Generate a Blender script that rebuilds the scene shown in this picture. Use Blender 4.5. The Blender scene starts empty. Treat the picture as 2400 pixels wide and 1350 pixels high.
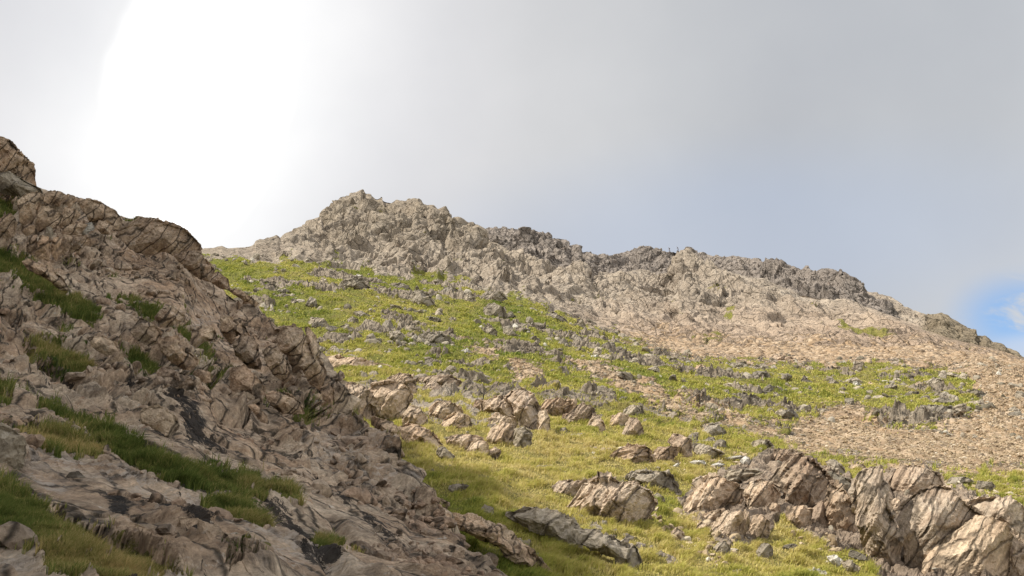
import bpy, math, random
import numpy as np
from mathutils import Vector

random.seed(7)
rng = np.random.default_rng(7)
scene = bpy.context.scene
f32 = np.float32

# ------------------------------------------------------------------ camera
PITCH = math.radians(13.65)
HFOV = math.radians(50)
F = 1200 / math.tan(HFOV / 2)          # focal length in photograph pixels
CP, SP = math.cos(PITCH), math.sin(PITCH)
cam_d = bpy.data.cameras.new('camera')
cam = bpy.data.objects.new('camera', cam_d)
scene.collection.objects.link(cam)
cam.location = (0, 0, 0)
cam.rotation_euler = (math.pi / 2 + PITCH, 0, 0)
cam_d.angle = HFOV
cam_d.clip_start = 0.1
cam_d.clip_end = 12000
scene.camera = cam

# ------------------------------------------------------------------ light
SUN_EL, SUN_AZ = math.radians(49), math.radians(98)     # azimuth: from straight ahead towards the left
SUN = np.array([-math.sin(SUN_AZ) * math.cos(SUN_EL), math.cos(SUN_AZ) * math.cos(SUN_EL), math.sin(SUN_EL)])
sl = bpy.data.lights.new('sun', 'SUN')
sl.energy = 5.0
sl.angle = math.radians(0.9)
sl.color = (1.0, 0.94, 0.82)
so = bpy.data.objects.new('sun', sl)
scene.collection.objects.link(so)
so.rotation_euler = Vector(SUN).to_track_quat('Z', 'Y').to_euler()

scene.view_settings.view_transform = 'Standard'
scene.view_settings.look = 'None'
scene.view_settings.exposure = 0.2
scene.view_settings.gamma = 1.0
scene.cycles.max_bounces = 4
scene.cycles.diffuse_bounces = 2


def ray(u, v):
    """world direction through a photograph pixel, scaled so that its y is 1"""
    x = (np.asarray(u, float) - 1200) / F
    y = (675 - np.asarray(v, float)) / F
    dy = CP - y * SP
    dz = SP + y * CP
    return x / dy, dz / dy


def at(u, v, D):
    a, b = ray(u, v)
    D = np.asarray(D, float)
    return np.stack([a * D, D + 0 * a, b * D], -1)


# ------------------------------------------------------------------ sky
world = bpy.data.worlds.new('World')
scene.world = world
world.use_nodes = True
wn, wl = world.node_tree.nodes, world.node_tree.links
wn.clear()


class NT:
    """small node-writing helper"""
    def __init__(s, tree):
        s.t, s.n, s.l = tree, tree.nodes, tree.links

    def node(s, kind, **kw):
        n = s.n.new(kind)
        for k, v in kw.items():
            setattr(n, k, v)
        return n

    def put(s, sock, v):
        if hasattr(v, 'links') or hasattr(v, 'is_linked'):
            s.l.new(v, sock)
        elif v is not None:
            if hasattr(sock.default_value, '__len__') and not hasattr(v, '__len__'):
                v = (v,) * len(sock.default_value)
            if hasattr(sock.default_value, '__len__') and len(sock.default_value) == 4 and len(v) == 3:
                v = (*v, 1)
            sock.default_value = v

    def math(s, op, a, b=None, c=None, clamp=False):
        n = s.node('ShaderNodeMath', operation=op, use_clamp=clamp)
        for i, v in enumerate((a, b, c)):
            if v is not None:
                s.put(n.inputs[i], v)
        return n.outputs[0]

    def vmath(s, op, a, b=None, out=0):
        n = s.node('ShaderNodeVectorMath', operation=op)
        s.put(n.inputs[0], a)
        if b is not None:
            s.put(n.inputs['Scale'] if op == 'SCALE' else n.inputs[1], b)
        return n.outputs[out]

    def dot(s, a, b):
        return s.vmath('DOT_PRODUCT', a, b, out='Value')

    def noise(s, vec, scale=1, detail=4, rough=0.5, dist=0.0, lac=2.0, col=False):
        n = s.node('ShaderNodeTexNoise')
        s.put(n.inputs['Vector'], vec)
        for k, v in (('Scale', scale), ('Detail', detail), ('Roughness', rough), ('Distortion', dist), ('Lacunarity', lac)):
            s.put(n.inputs[k], v)
        return n.outputs['Color' if col else 'Fac']

    def voro(s, vec, scale=1, feature='F1', out='Distance', rand=1.0):
        n = s.node('ShaderNodeTexVoronoi', feature=feature)
        s.put(n.inputs['Vector'], vec)
        s.put(n.inputs['Scale'], scale)
        s.put(n.inputs['Randomness'], rand)
        return n.outputs[out]

    def rng(s, v, a, b, c=0.0, d=1.0, smooth=True):
        n = s.node('ShaderNodeMapRange', interpolation_type='SMOOTHSTEP' if smooth else 'LINEAR')
        s.put(n.inputs[0], v)
        for i, x in enumerate((a, b, c, d)):
            n.inputs[i + 1].default_value = x
        return n.outputs[0]

    def mix(s, fac, a, b, mode='MIX'):
        n = s.node('ShaderNodeMix', data_type='RGBA', blend_type=mode)
        s.put(n.inputs[0], fac)
        s.put(n.inputs[6], a)
        s.put(n.inputs[7], b)
        return n.outputs[2]

    def ramp(s, v, stops, interp='LINEAR'):
        n = s.node('ShaderNodeValToRGB')
        n.color_ramp.interpolation = interp
        e = n.color_ramp.elements
        while len(e) > 1:
            e.remove(e[-1])
        e[0].position = stops[0][0]
        e[0].color = (*stops[0][1], 1)
        for p, c in stops[1:]:
            k = e.new(p)
            k.color = (*c, 1)
        s.put(n.inputs[0], v)
        return n.outputs[0]

    def attr(s, name):
        return s.node('ShaderNodeAttribute', attribute_name=name).outputs['Fac']

    def bump(s, h, strength, dist, normal=None):
        n = s.node('ShaderNodeBump')
        s.put(n.inputs['Height'], h)
        n.inputs['Strength'].default_value = strength
        n.inputs['Distance'].default_value = dist
        if normal is not None:
            s.put(n.inputs['Normal'], normal)
        return n.outputs[0]


def unitdir(u, v):
    a, b = ray(u, v)
    d = np.array([float(a), 1.0, float(b)])
    return d / np.linalg.norm(d)


w = NT(world.node_tree)
dirv = w.vmath('NORMALIZE', w.node('ShaderNodeTexCoord').outputs['Generated'])


def skycoord(u, v):
    """tangent coordinates about a fixed world direction"""
    c = unitdir(u, v)
    r = np.cross(c, [0, 0, 1]); r /= np.linalg.norm(r)
    up = np.cross(r, c)
    dc = w.math('MAXIMUM', w.dot(dirv, tuple(c)), 0.02)
    return (w.math('DIVIDE', w.dot(dirv, tuple(r)), dc), w.math('DIVIDE', w.dot(dirv, tuple(up)), dc))


wob = w.math('MULTIPLY', w.math('SUBTRACT', w.noise(dirv, 2.6, 5, 0.55), 0.5), 0.13)
wob2 = w.math('MULTIPLY', w.math('SUBTRACT', w.noise(dirv, 5.0, 4, 0.5), 0.5), 0.07)


def ellipse(u, v, a, b, wobble=1.0):
    ex, ey = skycoord(u, v)
    q = w.math('ADD', w.math('POWER', w.math('ABSOLUTE', w.math('DIVIDE', ex, a)), 2), w.math('POWER', w.math('ABSOLUTE', w.math('DIVIDE', ey, b)), 2))
    r = w.math('SQRT', q)
    return w.math('ADD', r, w.math('MULTIPLY', w.math('ADD', wob, wob2), wobble))


sky = w.node('ShaderNodeTexSky', sky_type='NISHITA', sun_disc=False)
sky.sun_elevation = SUN_EL
sky.sun_rotation = -SUN_AZ
sky.air_density = 1.0
sky.dust_density = 0.6
sky.altitude = 600
bluesky = w.vmath('SCALE', sky.outputs[0], 0.15)
rg = ellipse(455, 235, 0.94, 1.7, 0.6)
cloud = w.ramp(w.math('MULTIPLY', rg, 0.5), [(0.0, (1.1, 1.1, 1.1)), (0.035, (1.05, 1.05, 1.05)), (0.058, (0.93, 0.93, 0.94)), (0.085, (0.80, 0.80, 0.82)), (0.12, (0.725, 0.725, 0.745)),
                    (0.165, (0.635, 0.64, 0.655)), (0.25, (0.55, 0.566, 0.593)), (0.38, (0.535, 0.556, 0.588)), (0.5, (0.55, 0.57, 0.60)), (0.7, (0.88, 0.90, 0.92)), (1.0, (0.98, 0.98, 0.98))], 'B_SPLINE')
cloud = w.mix(w.math('MULTIPLY', w.rng(ellipse(20, 0, 0.12, 0.06, 0.8), 0.0, 2.0, 1, 0), 0.4), cloud, (0.68, 0.685, 0.72))
cn = w.noise(dirv, 3.2, 6, 0.5)
cloud = w.vmath('MULTIPLY', cloud, w.ramp(cn, [(0.32, (0.90, 0.905, 0.92)), (0.5, (0.985, 0.985, 0.985)), (0.68, (1.08, 1.075, 1.065))]))
glow = w.rng(rg, 0.0, 0.088, 4.5, 0.0)
cloud = w.vmath('ADD', cloud, w.vmath('SCALE', (1.0, 0.98, 0.94), glow))
band = w.math('MULTIPLY', w.rng(ellipse(1750, 560, 0.34, 0.10, 2.0), 0.25, 1.15, 1, 0), 0.36)
cloud = w.mix(band, cloud, (0.42, 0.53, 0.74))
fib = w.noise(w.vmath('MULTIPLY', dirv, (1.0, 1.0, 2.6)), 16, 7, 0.62, 0.6)
patch = w.math('MULTIPLY', w.math('MULTIPLY', w.rng(ellipse(2385, 745, 0.050, 0.036, 0.8), 0.25, 1.35, 1, 0), w.rng(fib, 0.28, 0.50)), 1.0)
cloud = w.mix(patch, cloud, w.mix(0.45, bluesky, (0.25, 0.46, 0.86)))
wisp = w.math('MULTIPLY', w.rng(ellipse(2420, 815, 0.036, 0.012, 0.8), 0.3, 1.5, 1, 0), 0.6)
cloud = w.mix(wisp, cloud, (0.60, 0.68, 0.82))
bg = w.node('ShaderNodeBackground')
w.put(bg.inputs['Color'], cloud)
bg.inputs['Strength'].default_value = 0.89
wo = w.node('ShaderNodeOutputWorld')
wl.new(bg.outputs[0], wo.inputs[0])


# ------------------------------------------------------------------ numpy noise
def _h(ix, iy, iz, seed):
    h = (ix.astype(np.uint32) * np.uint32(374761393) + iy.astype(np.uint32) * np.uint32(668265263)
         + iz.astype(np.uint32) * np.uint32(2147483647) + np.uint32((seed * 974634777 + 12345) & 0xffffffff))
    h = (h ^ (h >> np.uint32(13))) * np.uint32(1274126177)
    h = (h ^ (h >> np.uint32(15))) * np.uint32(2246822519)
    return h ^ (h >> np.uint32(16))


def _u(h):
    return (h & np.uint32(0xffffff)).astype(f32) / f32(0xffffff)


def perlin(P, seed=0):
    """gradient noise, roughly -1..1"""
    P = P.astype(f32)
    sh = P.shape[:-1]
    P = P.reshape(-1, 3)
    I = np.floor(P)
    fr = P - I
    I = I.astype(np.int64).astype(np.int32)
    w_ = fr * fr * fr * (fr * (fr * 6 - 15) + 10)
    out = np.zeros(len(P), f32)
    for dx in (0, 1):
        wx = w_[:, 0] if dx else 1 - w_[:, 0]
        for dy in (0, 1):
            wy = w_[:, 1] if dy else 1 - w_[:, 1]
            for dz in (0, 1):
                wz = w_[:, 2] if dz else 1 - w_[:, 2]
                h = _h(I[:, 0] + dx, I[:, 1] + dy, I[:, 2] + dz, seed)
                gx = (h & np.uint32(1023)).astype(f32) / 511.5 - 1
                gy = ((h >> np.uint32(10)) & np.uint32(1023)).astype(f32) / 511.5 - 1
                gz = ((h >> np.uint32(20)) & np.uint32(1023)).astype(f32) / 511.5 - 1
                out += wx * wy * wz * (gx * (fr[:, 0] - dx) + gy * (fr[:, 1] - dy) + gz * (fr[:, 2] - dz))
    return (out * 1.3).reshape(sh)


def fbm(P, octaves=4, seed=0, gain=0.5, ridged=False):
    out, amp, tot = 0, 1.0, 0
    for k in range(octaves):
        n = perlin(P * (2.03 ** k) + 17.3 * k, seed + k)
        if ridged:
            n = 1 - 2 * np.abs(n) * 1.6
        out = out + n * amp
        tot += amp
        amp *= gain
    return out / tot


def cells(P, seed=0, jit=0.9):
    """nearest feature cell: (tilted-facet height about -1..1, distance to the next cell)"""
    P = P.astype(f32)
    sh = P.shape[:-1]
    P = P.reshape(-1, 3)
    B = np.floor(P - 0.5)
    Bi = B.astype(np.int64).astype(np.int32)
    n = len(P)
    d1 = np.full(n, 9, f32); d2 = np.full(n, 9, f32)
    hb = np.zeros(n, np.uint32); off = np.zeros((n, 3), f32)
    for dx in (0, 1):
        for dy in (0, 1):
            for dz in (0, 1):
                h = _h(Bi[:, 0] + dx, Bi[:, 1] + dy, Bi[:, 2] + dz, seed)
                c = np.stack([(h & np.uint32(1023)), (h >> np.uint32(10)) & np.uint32(1023), (h >> np.uint32(20)) & np.uint32(1023)], -1).astype(f32) / 1023
                q = P - (B + np.array([dx, dy, dz], f32) + 0.5 + (c - 0.5) * jit)
                d = np.sqrt((q * q).sum(-1))
                near = d < d1
                d2 = np.where(near, d1, np.minimum(d2, d))
                d1 = np.where(near, d, d1)
                hb = np.where(near, h, hb)
                off[near] = q[near]
    g = _h(hb.astype(np.int32), hb.astype(np.int32), hb.astype(np.int32), seed + 5)
    t = np.stack([(g & np.uint32(1023)), (g >> np.uint32(10)) & np.uint32(1023), (g >> np.uint32(20)) & np.uint32(1023)], -1).astype(f32) / 511.5 - 1
    base = _u(g * np.uint32(2654435761)) * 2 - 1
    hgt = base * 0.55 + (t * off).sum(-1) * 1.1
    return hgt.reshape(sh), (d2 - d1).reshape(sh)


def frame_of(n):
    n = np.array(n, float); n /= np.linalg.norm(n)
    a = np.cross(n, [0.13, 0.2, 1.0]); a /= np.linalg.norm(a)
    return np.stack([n, a, np.cross(n, a)])      # rows: layer normal, two in-plane axes


def aniso(P, R, s):
    """coordinates in frame R divided by the three sizes s"""
    return (P @ R.T.astype(f32)) / np.array(s, f32)


def sstep(x, a, b):
    t = np.clip((x - a) / (b - a), 0, 1)
    return t * t * (3 - 2 * t)


# ------------------------------------------------------------------ objects
def mesh_from(name, verts, faces4=None, faces3=None, smooth=False, attrs=None, mat=None):
    me = bpy.data.meshes.new(name)
    verts = np.ascontiguousarray(verts.reshape(-1, 3), f32)
    parts, starts, n = [], [], 0
    if faces4 is not None and len(faces4):
        parts.append(faces4.reshape(-1)); starts.append(np.arange(len(faces4)) * 4); n = len(faces4) * 4
    if faces3 is not None and len(faces3):
        parts.append(faces3.reshape(-1)); starts.append(n + np.arange(len(faces3)) * 3)
    li = np.concatenate(parts).astype(np.int32)
    ls = np.concatenate(starts).astype(np.int32)
    me.vertices.add(len(verts)); me.vertices.foreach_set('co', verts.reshape(-1))
    me.loops.add(len(li)); me.loops.foreach_set('vertex_index', li)
    me.polygons.add(len(ls)); me.polygons.foreach_set('loop_start', ls)
    me.update(calc_edges=True)
    me.polygons.foreach_set('use_smooth', np.full(len(ls), smooth))
    for k, a in (attrs or {}).items():
        at_ = me.attributes.new(k, 'FLOAT', 'POINT')
        at_.data.foreach_set('value', np.ascontiguousarray(a.reshape(-1), f32))
    if mat:
        me.materials.append(mat)
    return me


def link(name, me, parent=None, loc=None):
    o = bpy.data.objects.new(name, me)
    scene.collection.objects.link(o)
    if parent: o.parent = parent
    if loc is not None: o.location = loc
    return o


def tag(o, label=None, cat=None, group=None, kind=None):
    if label: o['label'] = label
    if cat: o['category'] = cat
    if group: o['group'] = group
    if kind: o['kind'] = kind
    return o


def grid_faces(nv, nu):
    i = np.arange(nv * nu).reshape(nv, nu)
    return np.stack([i[:-1, :-1], i[:-1, 1:], i[1:, 1:], i[1:, :-1]], -1).reshape(-1, 4)


def grid_normals(P):
    du = np.gradient(P, axis=1); dv = np.gradient(P, axis=0)
    n = np.cross(du, dv)
    n /= np.linalg.norm(n, axis=-1, keepdims=True) + 1e-9
    return n


def pline(pts):
    p = np.array(pts, float)
    o = np.argsort(p[:, 0], kind='stable')
    return lambda u: np.interp(u, p[o, 0], p[o, 1])


class Sheet:
    """a land surface given by rows of (height line, distance line) and its smooth lookup"""
    def __init__(s, u, rows, segs, back=(), sharp=()):
        # rows: list of (v(u), D(u)); segs: samples between rows
        s.u = u
        V = np.stack([r[0](u) for r in rows]); L = np.log(np.stack([r[1](u) for r in rows]))
        vs, ls = [], []
        K = len(rows)
        for k in range(K - 1):
            t = np.linspace(0, 1, segs[k], endpoint=(k == K - 2))[:, None]
            i0, i3 = max(k - 1, 0), min(k + 2, K - 1)
            def cr(A, damp=1.0):
                p0, p1, p2, p3 = A[i0], A[k], A[k + 1], A[i3]
                m1 = (p2 - p0) / 2; m2 = (p3 - p1) / 2
                lim = 1.6 * np.abs(p2 - p1)
                m1 = np.clip(m1, -lim, lim); m2 = np.clip(m2, -lim, lim)
                return (2*t**3-3*t**2+1)*p1 + (t**3-2*t**2+t)*m1 + (-2*t**3+3*t**2)*p2 + (t**3-t**2)*m2
            vs.append(cr(V)); ls.append(cr(L))
        s.V = np.concatenate(vs); s.D = np.exp(np.concatenate(ls))
        s.U = np.broadcast_to(u, s.V.shape)
        s.nfront = len(s.V)
        P = at(s.U, s.V, s.D)
        if back:
            last = P[-1]
            add = [last + np.array(b) for b in back]
            P = np.concatenate([P, np.stack(add)])
            pad = np.repeat(s.V[-1:], len(back), 0)
            s.Vb = np.concatenate([s.V, pad]); s.Ub = np.broadcast_to(u, s.Vb.shape)
        else:
            s.Vb, s.Ub = s.V, s.U
        s.P0 = P.astype(f32)

    def depth(s, u, v):
        i = int(np.clip(np.searchsorted(s.u, u), 0, len(s.u) - 1))
        col = s.V[:, i]
        return float(np.interp(-v, -col, s.D[:, i]))


def inpoly(U, V, poly):
    p = np.array(poly, float)
    inside = np.zeros(U.shape, bool)
    j = len(p) - 1
    for i in range(len(p)):
        c = ((p[i, 1] > V) != (p[j, 1] > V)) & (U < (p[j, 0] - p[i, 0]) * (V - p[i, 1]) / (p[j, 1] - p[i, 1] + 1e-9) + p[i, 0])
        inside ^= c
        j = i
    return inside


def softpoly(U, V, poly, soft=8.0):
    """signed-distance mask of a polygon, 0..1 across 2*soft"""
    p = np.array(poly, float)
    lo, hi = p.min(0) - 2 * soft, p.max(0) + 2 * soft
    out = np.zeros(U.shape, f32)
    box = (U > lo[0]) & (U < hi[0]) & (V > lo[1]) & (V < hi[1])
    if not box.any(): return out
    u, v = U[box], V[box]
    d = np.full(u.shape, 1e9)
    for i in range(len(p)):
        a, b = p[i - 1], p[i]
        ab = b - a
        t = np.clip(((u - a[0]) * ab[0] + (v - a[1]) * ab[1]) / (ab @ ab + 1e-9), 0, 1)
        d = np.minimum(d, np.hypot(u - a[0] - t * ab[0], v - a[1] - t * ab[1]))
    s_ = np.where(inpoly(u, v, poly), d, -d)
    out[box] = np.clip(0.5 + s_ / (2 * soft), 0, 1)
    return out


# ------------------------------------------------------------------ materials
def new_mat(name):
    m = bpy.data.materials.new(name)
    m.use_nodes = True
    m.node_tree.nodes.clear()
    t = NT(m.node_tree)
    b = t.node('ShaderNodeBsdfPrincipled')
    o = t.node('ShaderNodeOutputMaterial')
    t.l.new(b.outputs[0], o.inputs[0])
    b.inputs['Roughness'].default_value = 0.9
    b.inputs['Specular IOR Level'].default_value = 0.25
    return m, t, b


def strata_vec(t, pos, n, fine, long_):
    R = frame_of(n)
    c = t.node('ShaderNodeCombineXYZ')
    for i, k in enumerate((fine, long_, long_)):
        t.put(c.inputs[i], t.math('MULTIPLY', t.dot(pos, tuple(R[i])), k))
    return c.outputs[0]


def rock_nodes(t, pos, ca, cb, cc, k, n, pale=0.5, rust=0.35, line=0.35, el=0.30, crk=(0.9, 0.2), tone=0.0):
    """colour and bump height of bare rock; k = detail per metre, n = direction across the layers"""
    big = t.noise(pos, 0.22 * k, 6, 0.6, 0.3)
    col = t.mix(t.rng(big, 0.36, 0.64), ca, cb)
    col = t.mix(t.math('MULTIPLY', t.rng(t.noise(pos, 0.7 * k, 7, 0.65, 0.6), 0.48, 0.66), 0.75), col, cc)
    st = t.noise(strata_vec(t, pos, n, 3.2 * k, el * k), 1.0, 7, 0.62, 0.35)
    sl_ = t.rng(st, 0.30, 0.47)
    spots = t.rng(t.noise(pos, 2.6 * k, 8, 0.72, 0.4), 0.55, 0.70)
    patches = t.rng(t.noise(pos, 0.55 * k, 4, 0.6), 0.42, 0.62)
    col = t.mix(t.math('MULTIPLY', t.math('MULTIPLY', spots, patches), pale), col, (0.60, 0.57, 0.52))
    col = t.mix(t.math('MULTIPLY', t.rng(t.noise(pos, 1.1 * k, 6, 0.7, 0.8), 0.58, 0.72), rust), col, (0.30, 0.135, 0.055))
    col = t.mix(t.math('MULTIPLY', t.math('SUBTRACT', 1.0, sl_), line), col, (0.07, 0.052, 0.04))
    crack = t.voro(t.vmath('ADD', strata_vec(t, pos, n, crk[0] * k, crk[1] * k), t.vmath('SCALE', t.noise(pos, 1.2 * k, 3, 0.5, 0, 2, True), 0.3)), 1.0, 'DISTANCE_TO_EDGE')
    ck = t.rng(crack, 0.0, 0.05)
    col = t.mix(t.math('MULTIPLY', t.math('SUBTRACT', 1.0, ck), line * 1.1), col, (0.05, 0.04, 0.03))
    fine = t.noise(pos, 5.5 * k, 9, 0.72, 0.2)
    col = t.vmath('MULTIPLY', col, t.ramp(fine, [(0.32, (0.60, 0.59, 0.58)), (0.68, (1.32, 1.32, 1.32))]))
    if tone:
        col = t.vmath('MULTIPLY', col, t.ramp(t.noise(strata_vec(t, pos, n, 1.5 * k, 0.5 * k), 1.0, 8, 0.74, 0.4), [(0.34, (1 - tone,) * 3), (0.66, (1 + tone,) * 3)]))
    h = t.math('ADD', t.math('MULTIPLY', st, 0.9), t.math('MULTIPLY', fine, 0.55))
    h = t.math('ADD', h, t.math('MULTIPLY', ck, 0.35))
    return col, h


def obj_pos(t):
    return t.node('ShaderNodeTexCoord').outputs['Object']


def rock_mat(name, ca, cb, cc, k, n, pale=0.5, rust=0.35, line=0.35, bump=0.12, vary=True, tone=0.0):
    m, t, b = new_mat(name)
    pos = obj_pos(t)
    if vary:
        r = t.node('ShaderNodeObjectInfo').outputs['Random']
        pos = t.vmath('ADD', pos, t.vmath('SCALE', t.node('ShaderNodeObjectInfo').outputs['Location'], 0.37))
    col, h = rock_nodes(t, pos, ca, cb, cc, k, n, pale, rust, line, tone=tone)
    if vary:
        col = t.vmath('MULTIPLY', col, t.ramp(r, [(0, (0.86, 0.86, 0.88)), (0.5, (1.0, 0.985, 0.97)), (1, (1.1, 1.07, 1.03))]))
    t.put(b.inputs['Base Color'], col)
    t.put(b.inputs['Normal'], t.bump(h, 1.0, bump))
    return m


def land_mat(name, k, n, rock, grasskind, pale=0.5, rust=0.3, line=0.35, bump=0.3, gk=1.0, el=0.30, crk=(0.9, 0.2), tone=0.0):
    """bare rock, turf and rubble on one sheet, steered by the attributes grass, rubble, lush, dark, wet"""
    m, t, b = new_mat(name)
    pos = obj_pos(t)
    ca, cb, cc = rock
    rc, rh = rock_nodes(t, pos, ca, cb, cc, k, n, pale, rust, line, el, crk, tone)
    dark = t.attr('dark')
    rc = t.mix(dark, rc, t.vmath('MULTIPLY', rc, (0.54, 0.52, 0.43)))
    pink = t.attr('pink')
    rc = t.mix(t.math('MULTIPLY', pink, 0.75), rc, t.vmath('MULTIPLY', rc, (1.24, 1.04, 0.90)))
    rc = t.mix(t.math('MULTIPLY', t.attr('pale'), t.rng(t.noise(pos, 1.4 * k, 8, 0.76, 0.5), 0.46, 0.60)), rc, t.mix(t.noise(pos, 3 * k, 6, 0.7), (0.42, 0.34, 0.28), (0.76, 0.68, 0.60)))
    # turf
    g1, g2, g3, g4 = grasskind
    a = t.noise(pos, 0.16 * gk, 5, 0.6, 0.5)
    bb = t.noise(pos, 0.9 * gk, 6, 0.68, 0.4)
    c_ = t.noise(pos, 4.5 * gk, 7, 0.75, 0.3)
    mixv = t.math('ADD', t.math('MULTIPLY', a, 0.45), t.math('MULTIPLY', bb, 0.55))
    lush = t.attr('lush')
    mixv = t.math('ADD', mixv, t.math('MULTIPLY', lush, 0.22))
    gc = t.mix(t.rng(mixv, 0.44, 0.58), g2, g1)
    gc = t.mix(t.math('MULTIPLY', t.rng(t.noise(pos, 0.5 * gk, 8, 0.75, 1.2), 0.52, 0.64), 0.55), gc, (0.22, 0.165, 0.06))
    gc = t.mix(t.math('MULTIPLY', t.rng(c_, 0.50, 0.68), 0.6), gc, g3)
    gc = t.mix(t.math('MULTIPLY', t.rng(t.noise(pos, 1.7 * gk, 7, 0.7, 0.7), 0.57, 0.68), 0.8), gc, g4)
    gc = t.vmath('MULTIPLY', gc, t.ramp(t.noise(pos, 9 * gk, 5, 0.7), [(0.3, (0.72, 0.72, 0.72)), (0.7, (1.25, 1.25, 1.25))]))
    gh = t.math('ADD', t.math('MULTIPLY', c_, 1.0), t.math('MULTIPLY', bb, 0.8))
    # rubble
    vs = t.voro(pos, 3.2 * k, 'F1', 'Color')
    sx = t.node('ShaderNodeSeparateColor')
    t.put(sx.inputs[0], vs)
    sc = t.ramp(sx.outputs[0], [(0, (0.22, 0.155, 0.10)), (0.35, (0.31, 0.225, 0.15)), (0.7, (0.38, 0.285, 0.195)), (1, (0.46, 0.36, 0.26))])
    sc = t.mix(t.math('MULTIPLY', t.rng(t.noise(pos, 0.35, 6, 0.65), 0.45, 0.62), 0.5), sc, (0.36, 0.235, 0.13))
    sh = t.math('MULTIPLY', t.voro(pos, 3.2 * k), -0.8)
    nz = t.noise(pos, 0.8 * k, 8, 0.74, 0.9)
    scm = t.rng(t.math('ADD', t.attr('rubble'), t.math('MULTIPLY', t.math('SUBTRACT', nz, 0.5), 3.0)), 0.44, 0.56)
    gm = t.rng(t.math('ADD', t.attr('grass'), t.math('MULTIPLY', t.math('SUBTRACT', t.noise(pos, 1.0 * k, 9, 0.75, 1.0), 0.5), 2.6)), 0.44, 0.56)
    col = t.mix(gm, rc, gc)
    col = t.mix(scm, col, sc)
    h = t.node('ShaderNodeMix', data_type='FLOAT')
    t.put(h.inputs[0], gm); t.put(h.inputs[2], rh); t.put(h.inputs[3], gh)
    h2 = t.node('ShaderNodeMix', data_type='FLOAT')
    t.put(h2.inputs[0], scm); t.put(h2.inputs[2], h.outputs[0]); t.put(h2.inputs[3], sh)
    wet = t.rng(t.math('ADD', t.attr('wet'), t.math('MULTIPLY', t.math('SUBTRACT', t.noise(strata_vec(t, pos, n, 2.6 * k, 0.7 * k), 1.0, 9, 0.8, 0.9), 0.5), 4.5)), 0.52, 0.66)
    col = t.mix(t.math('MULTIPLY', wet, 0.93), col, (0.014, 0.011, 0.010))
    t.put(b.inputs['Base Color'], col)
    t.put(b.inputs['Normal'], t.bump(h2.outputs[0], 1.0, bump))
    return m


FAR_N = (0.93, 0.15, 0.35)                     # steep layering of the far crags
NEAR_N = (-0.80, 0.25, 0.55)                    # slabs dipping to the lower left
M_far = land_mat('mountain_ground', 0.30, FAR_N, ((0.355, 0.295, 0.235), (0.43, 0.365, 0.295), (0.24, 0.20, 0.16)),
                 ((0.235, 0.24, 0.045), (0.33, 0.285, 0.085), (0.42, 0.36, 0.14), (0.13, 0.13, 0.035)), pale=0.35, rust=0.2, line=0.35, bump=0.9, gk=0.55, el=1.3, crk=(0.9, 0.7))
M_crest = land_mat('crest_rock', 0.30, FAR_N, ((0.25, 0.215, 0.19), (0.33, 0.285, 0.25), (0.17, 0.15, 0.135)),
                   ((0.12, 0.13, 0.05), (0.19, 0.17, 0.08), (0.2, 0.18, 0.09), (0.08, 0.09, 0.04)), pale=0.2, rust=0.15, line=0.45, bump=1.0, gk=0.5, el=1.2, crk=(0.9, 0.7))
LEFT_L = None


# ------------------------------------------------------------------ hillside and mountain
sky_pts = [(-900, 585), (300, 583), (500, 582), (520, 577), (533, 582), (580, 580), (598, 573), (600, 565), (633, 557), (647, 553), (655, 560), (667, 555), (678, 543),
           (697, 537), (717, 528), (720, 518), (745, 509), (760, 503), (770, 488), (790, 470), (797, 462), (817, 458), (822, 453), (836, 450), (850, 444), (855, 452),
           (872, 453), (883, 463), (895, 457), (905, 467), (930, 470), (953, 473), (958, 467), (970, 466), (980, 468), (993, 480), (1015, 482), (1030, 497), (1040, 515),
           (1063, 523), (1072, 518), (1097, 525), (1107, 523), (1117, 540), (1123, 558), (1150, 568), (1180, 580), (1215, 598), (1250, 612), (1290, 636), (1320, 630), (1350, 617), (1372, 617), (1388, 634),
           (1396, 640), (1425, 641), (1450, 640), (1500, 634), (1560, 642), (1583, 640), (1588, 600), (1596, 588), (1612, 588), (1625, 596), (1640, 606), (1680, 627),
           (1712, 640), (1745, 650), (1790, 654), (1835, 672), (1880, 690), (1930, 700), (1990, 708), (2040, 722), (2085, 738), (2110, 748), (2150, 762), (2180, 778), (2230, 795), (2280, 806), (2340, 822), (2400, 842), (2500, 872), (2700, 930), (3300, 1050)]
sky_line = pline(sky_pts)
us = np.linspace(-700, 3100, 1900)
# spend more columns inside the picture
us = np.unique(np.concatenate([np.linspace(-900, 440, 90), np.linspace(440, 2450, 1650), np.linspace(2450, 3300, 60)]))
base_line = pline([(-900, 600), (480, 606), (600, 610), (700, 614), (800, 628), (950, 652), (1100, 672), (1250, 712), (1400, 772), (1550, 812), (1700, 842), (1900, 848), (2100, 838), (2300, 850), (2400, 866), (2700, 950), (3300, 1070)])
base_D = pline([(-900, 200), (600, 205), (1000, 225), (1400, 215), (1800, 205), (2400, 195), (3300, 190)])
sky_D0 = pline([(-900, 235), (560, 250), (700, 330), (850, 400), (1123, 395), (1300, 370), (1600, 400), (1900, 350), (2100, 320), (2400, 290), (3300, 260)])


def mid_line(f):
    return lambda u: base_line(u) + (sky_line(u) - base_line(u)) * f


def mid_D(f):
    return lambda u: np.exp(np.log(base_D(u)) + (np.log(sky_D0(u)) - np.log(base_D(u))) * f)


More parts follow.
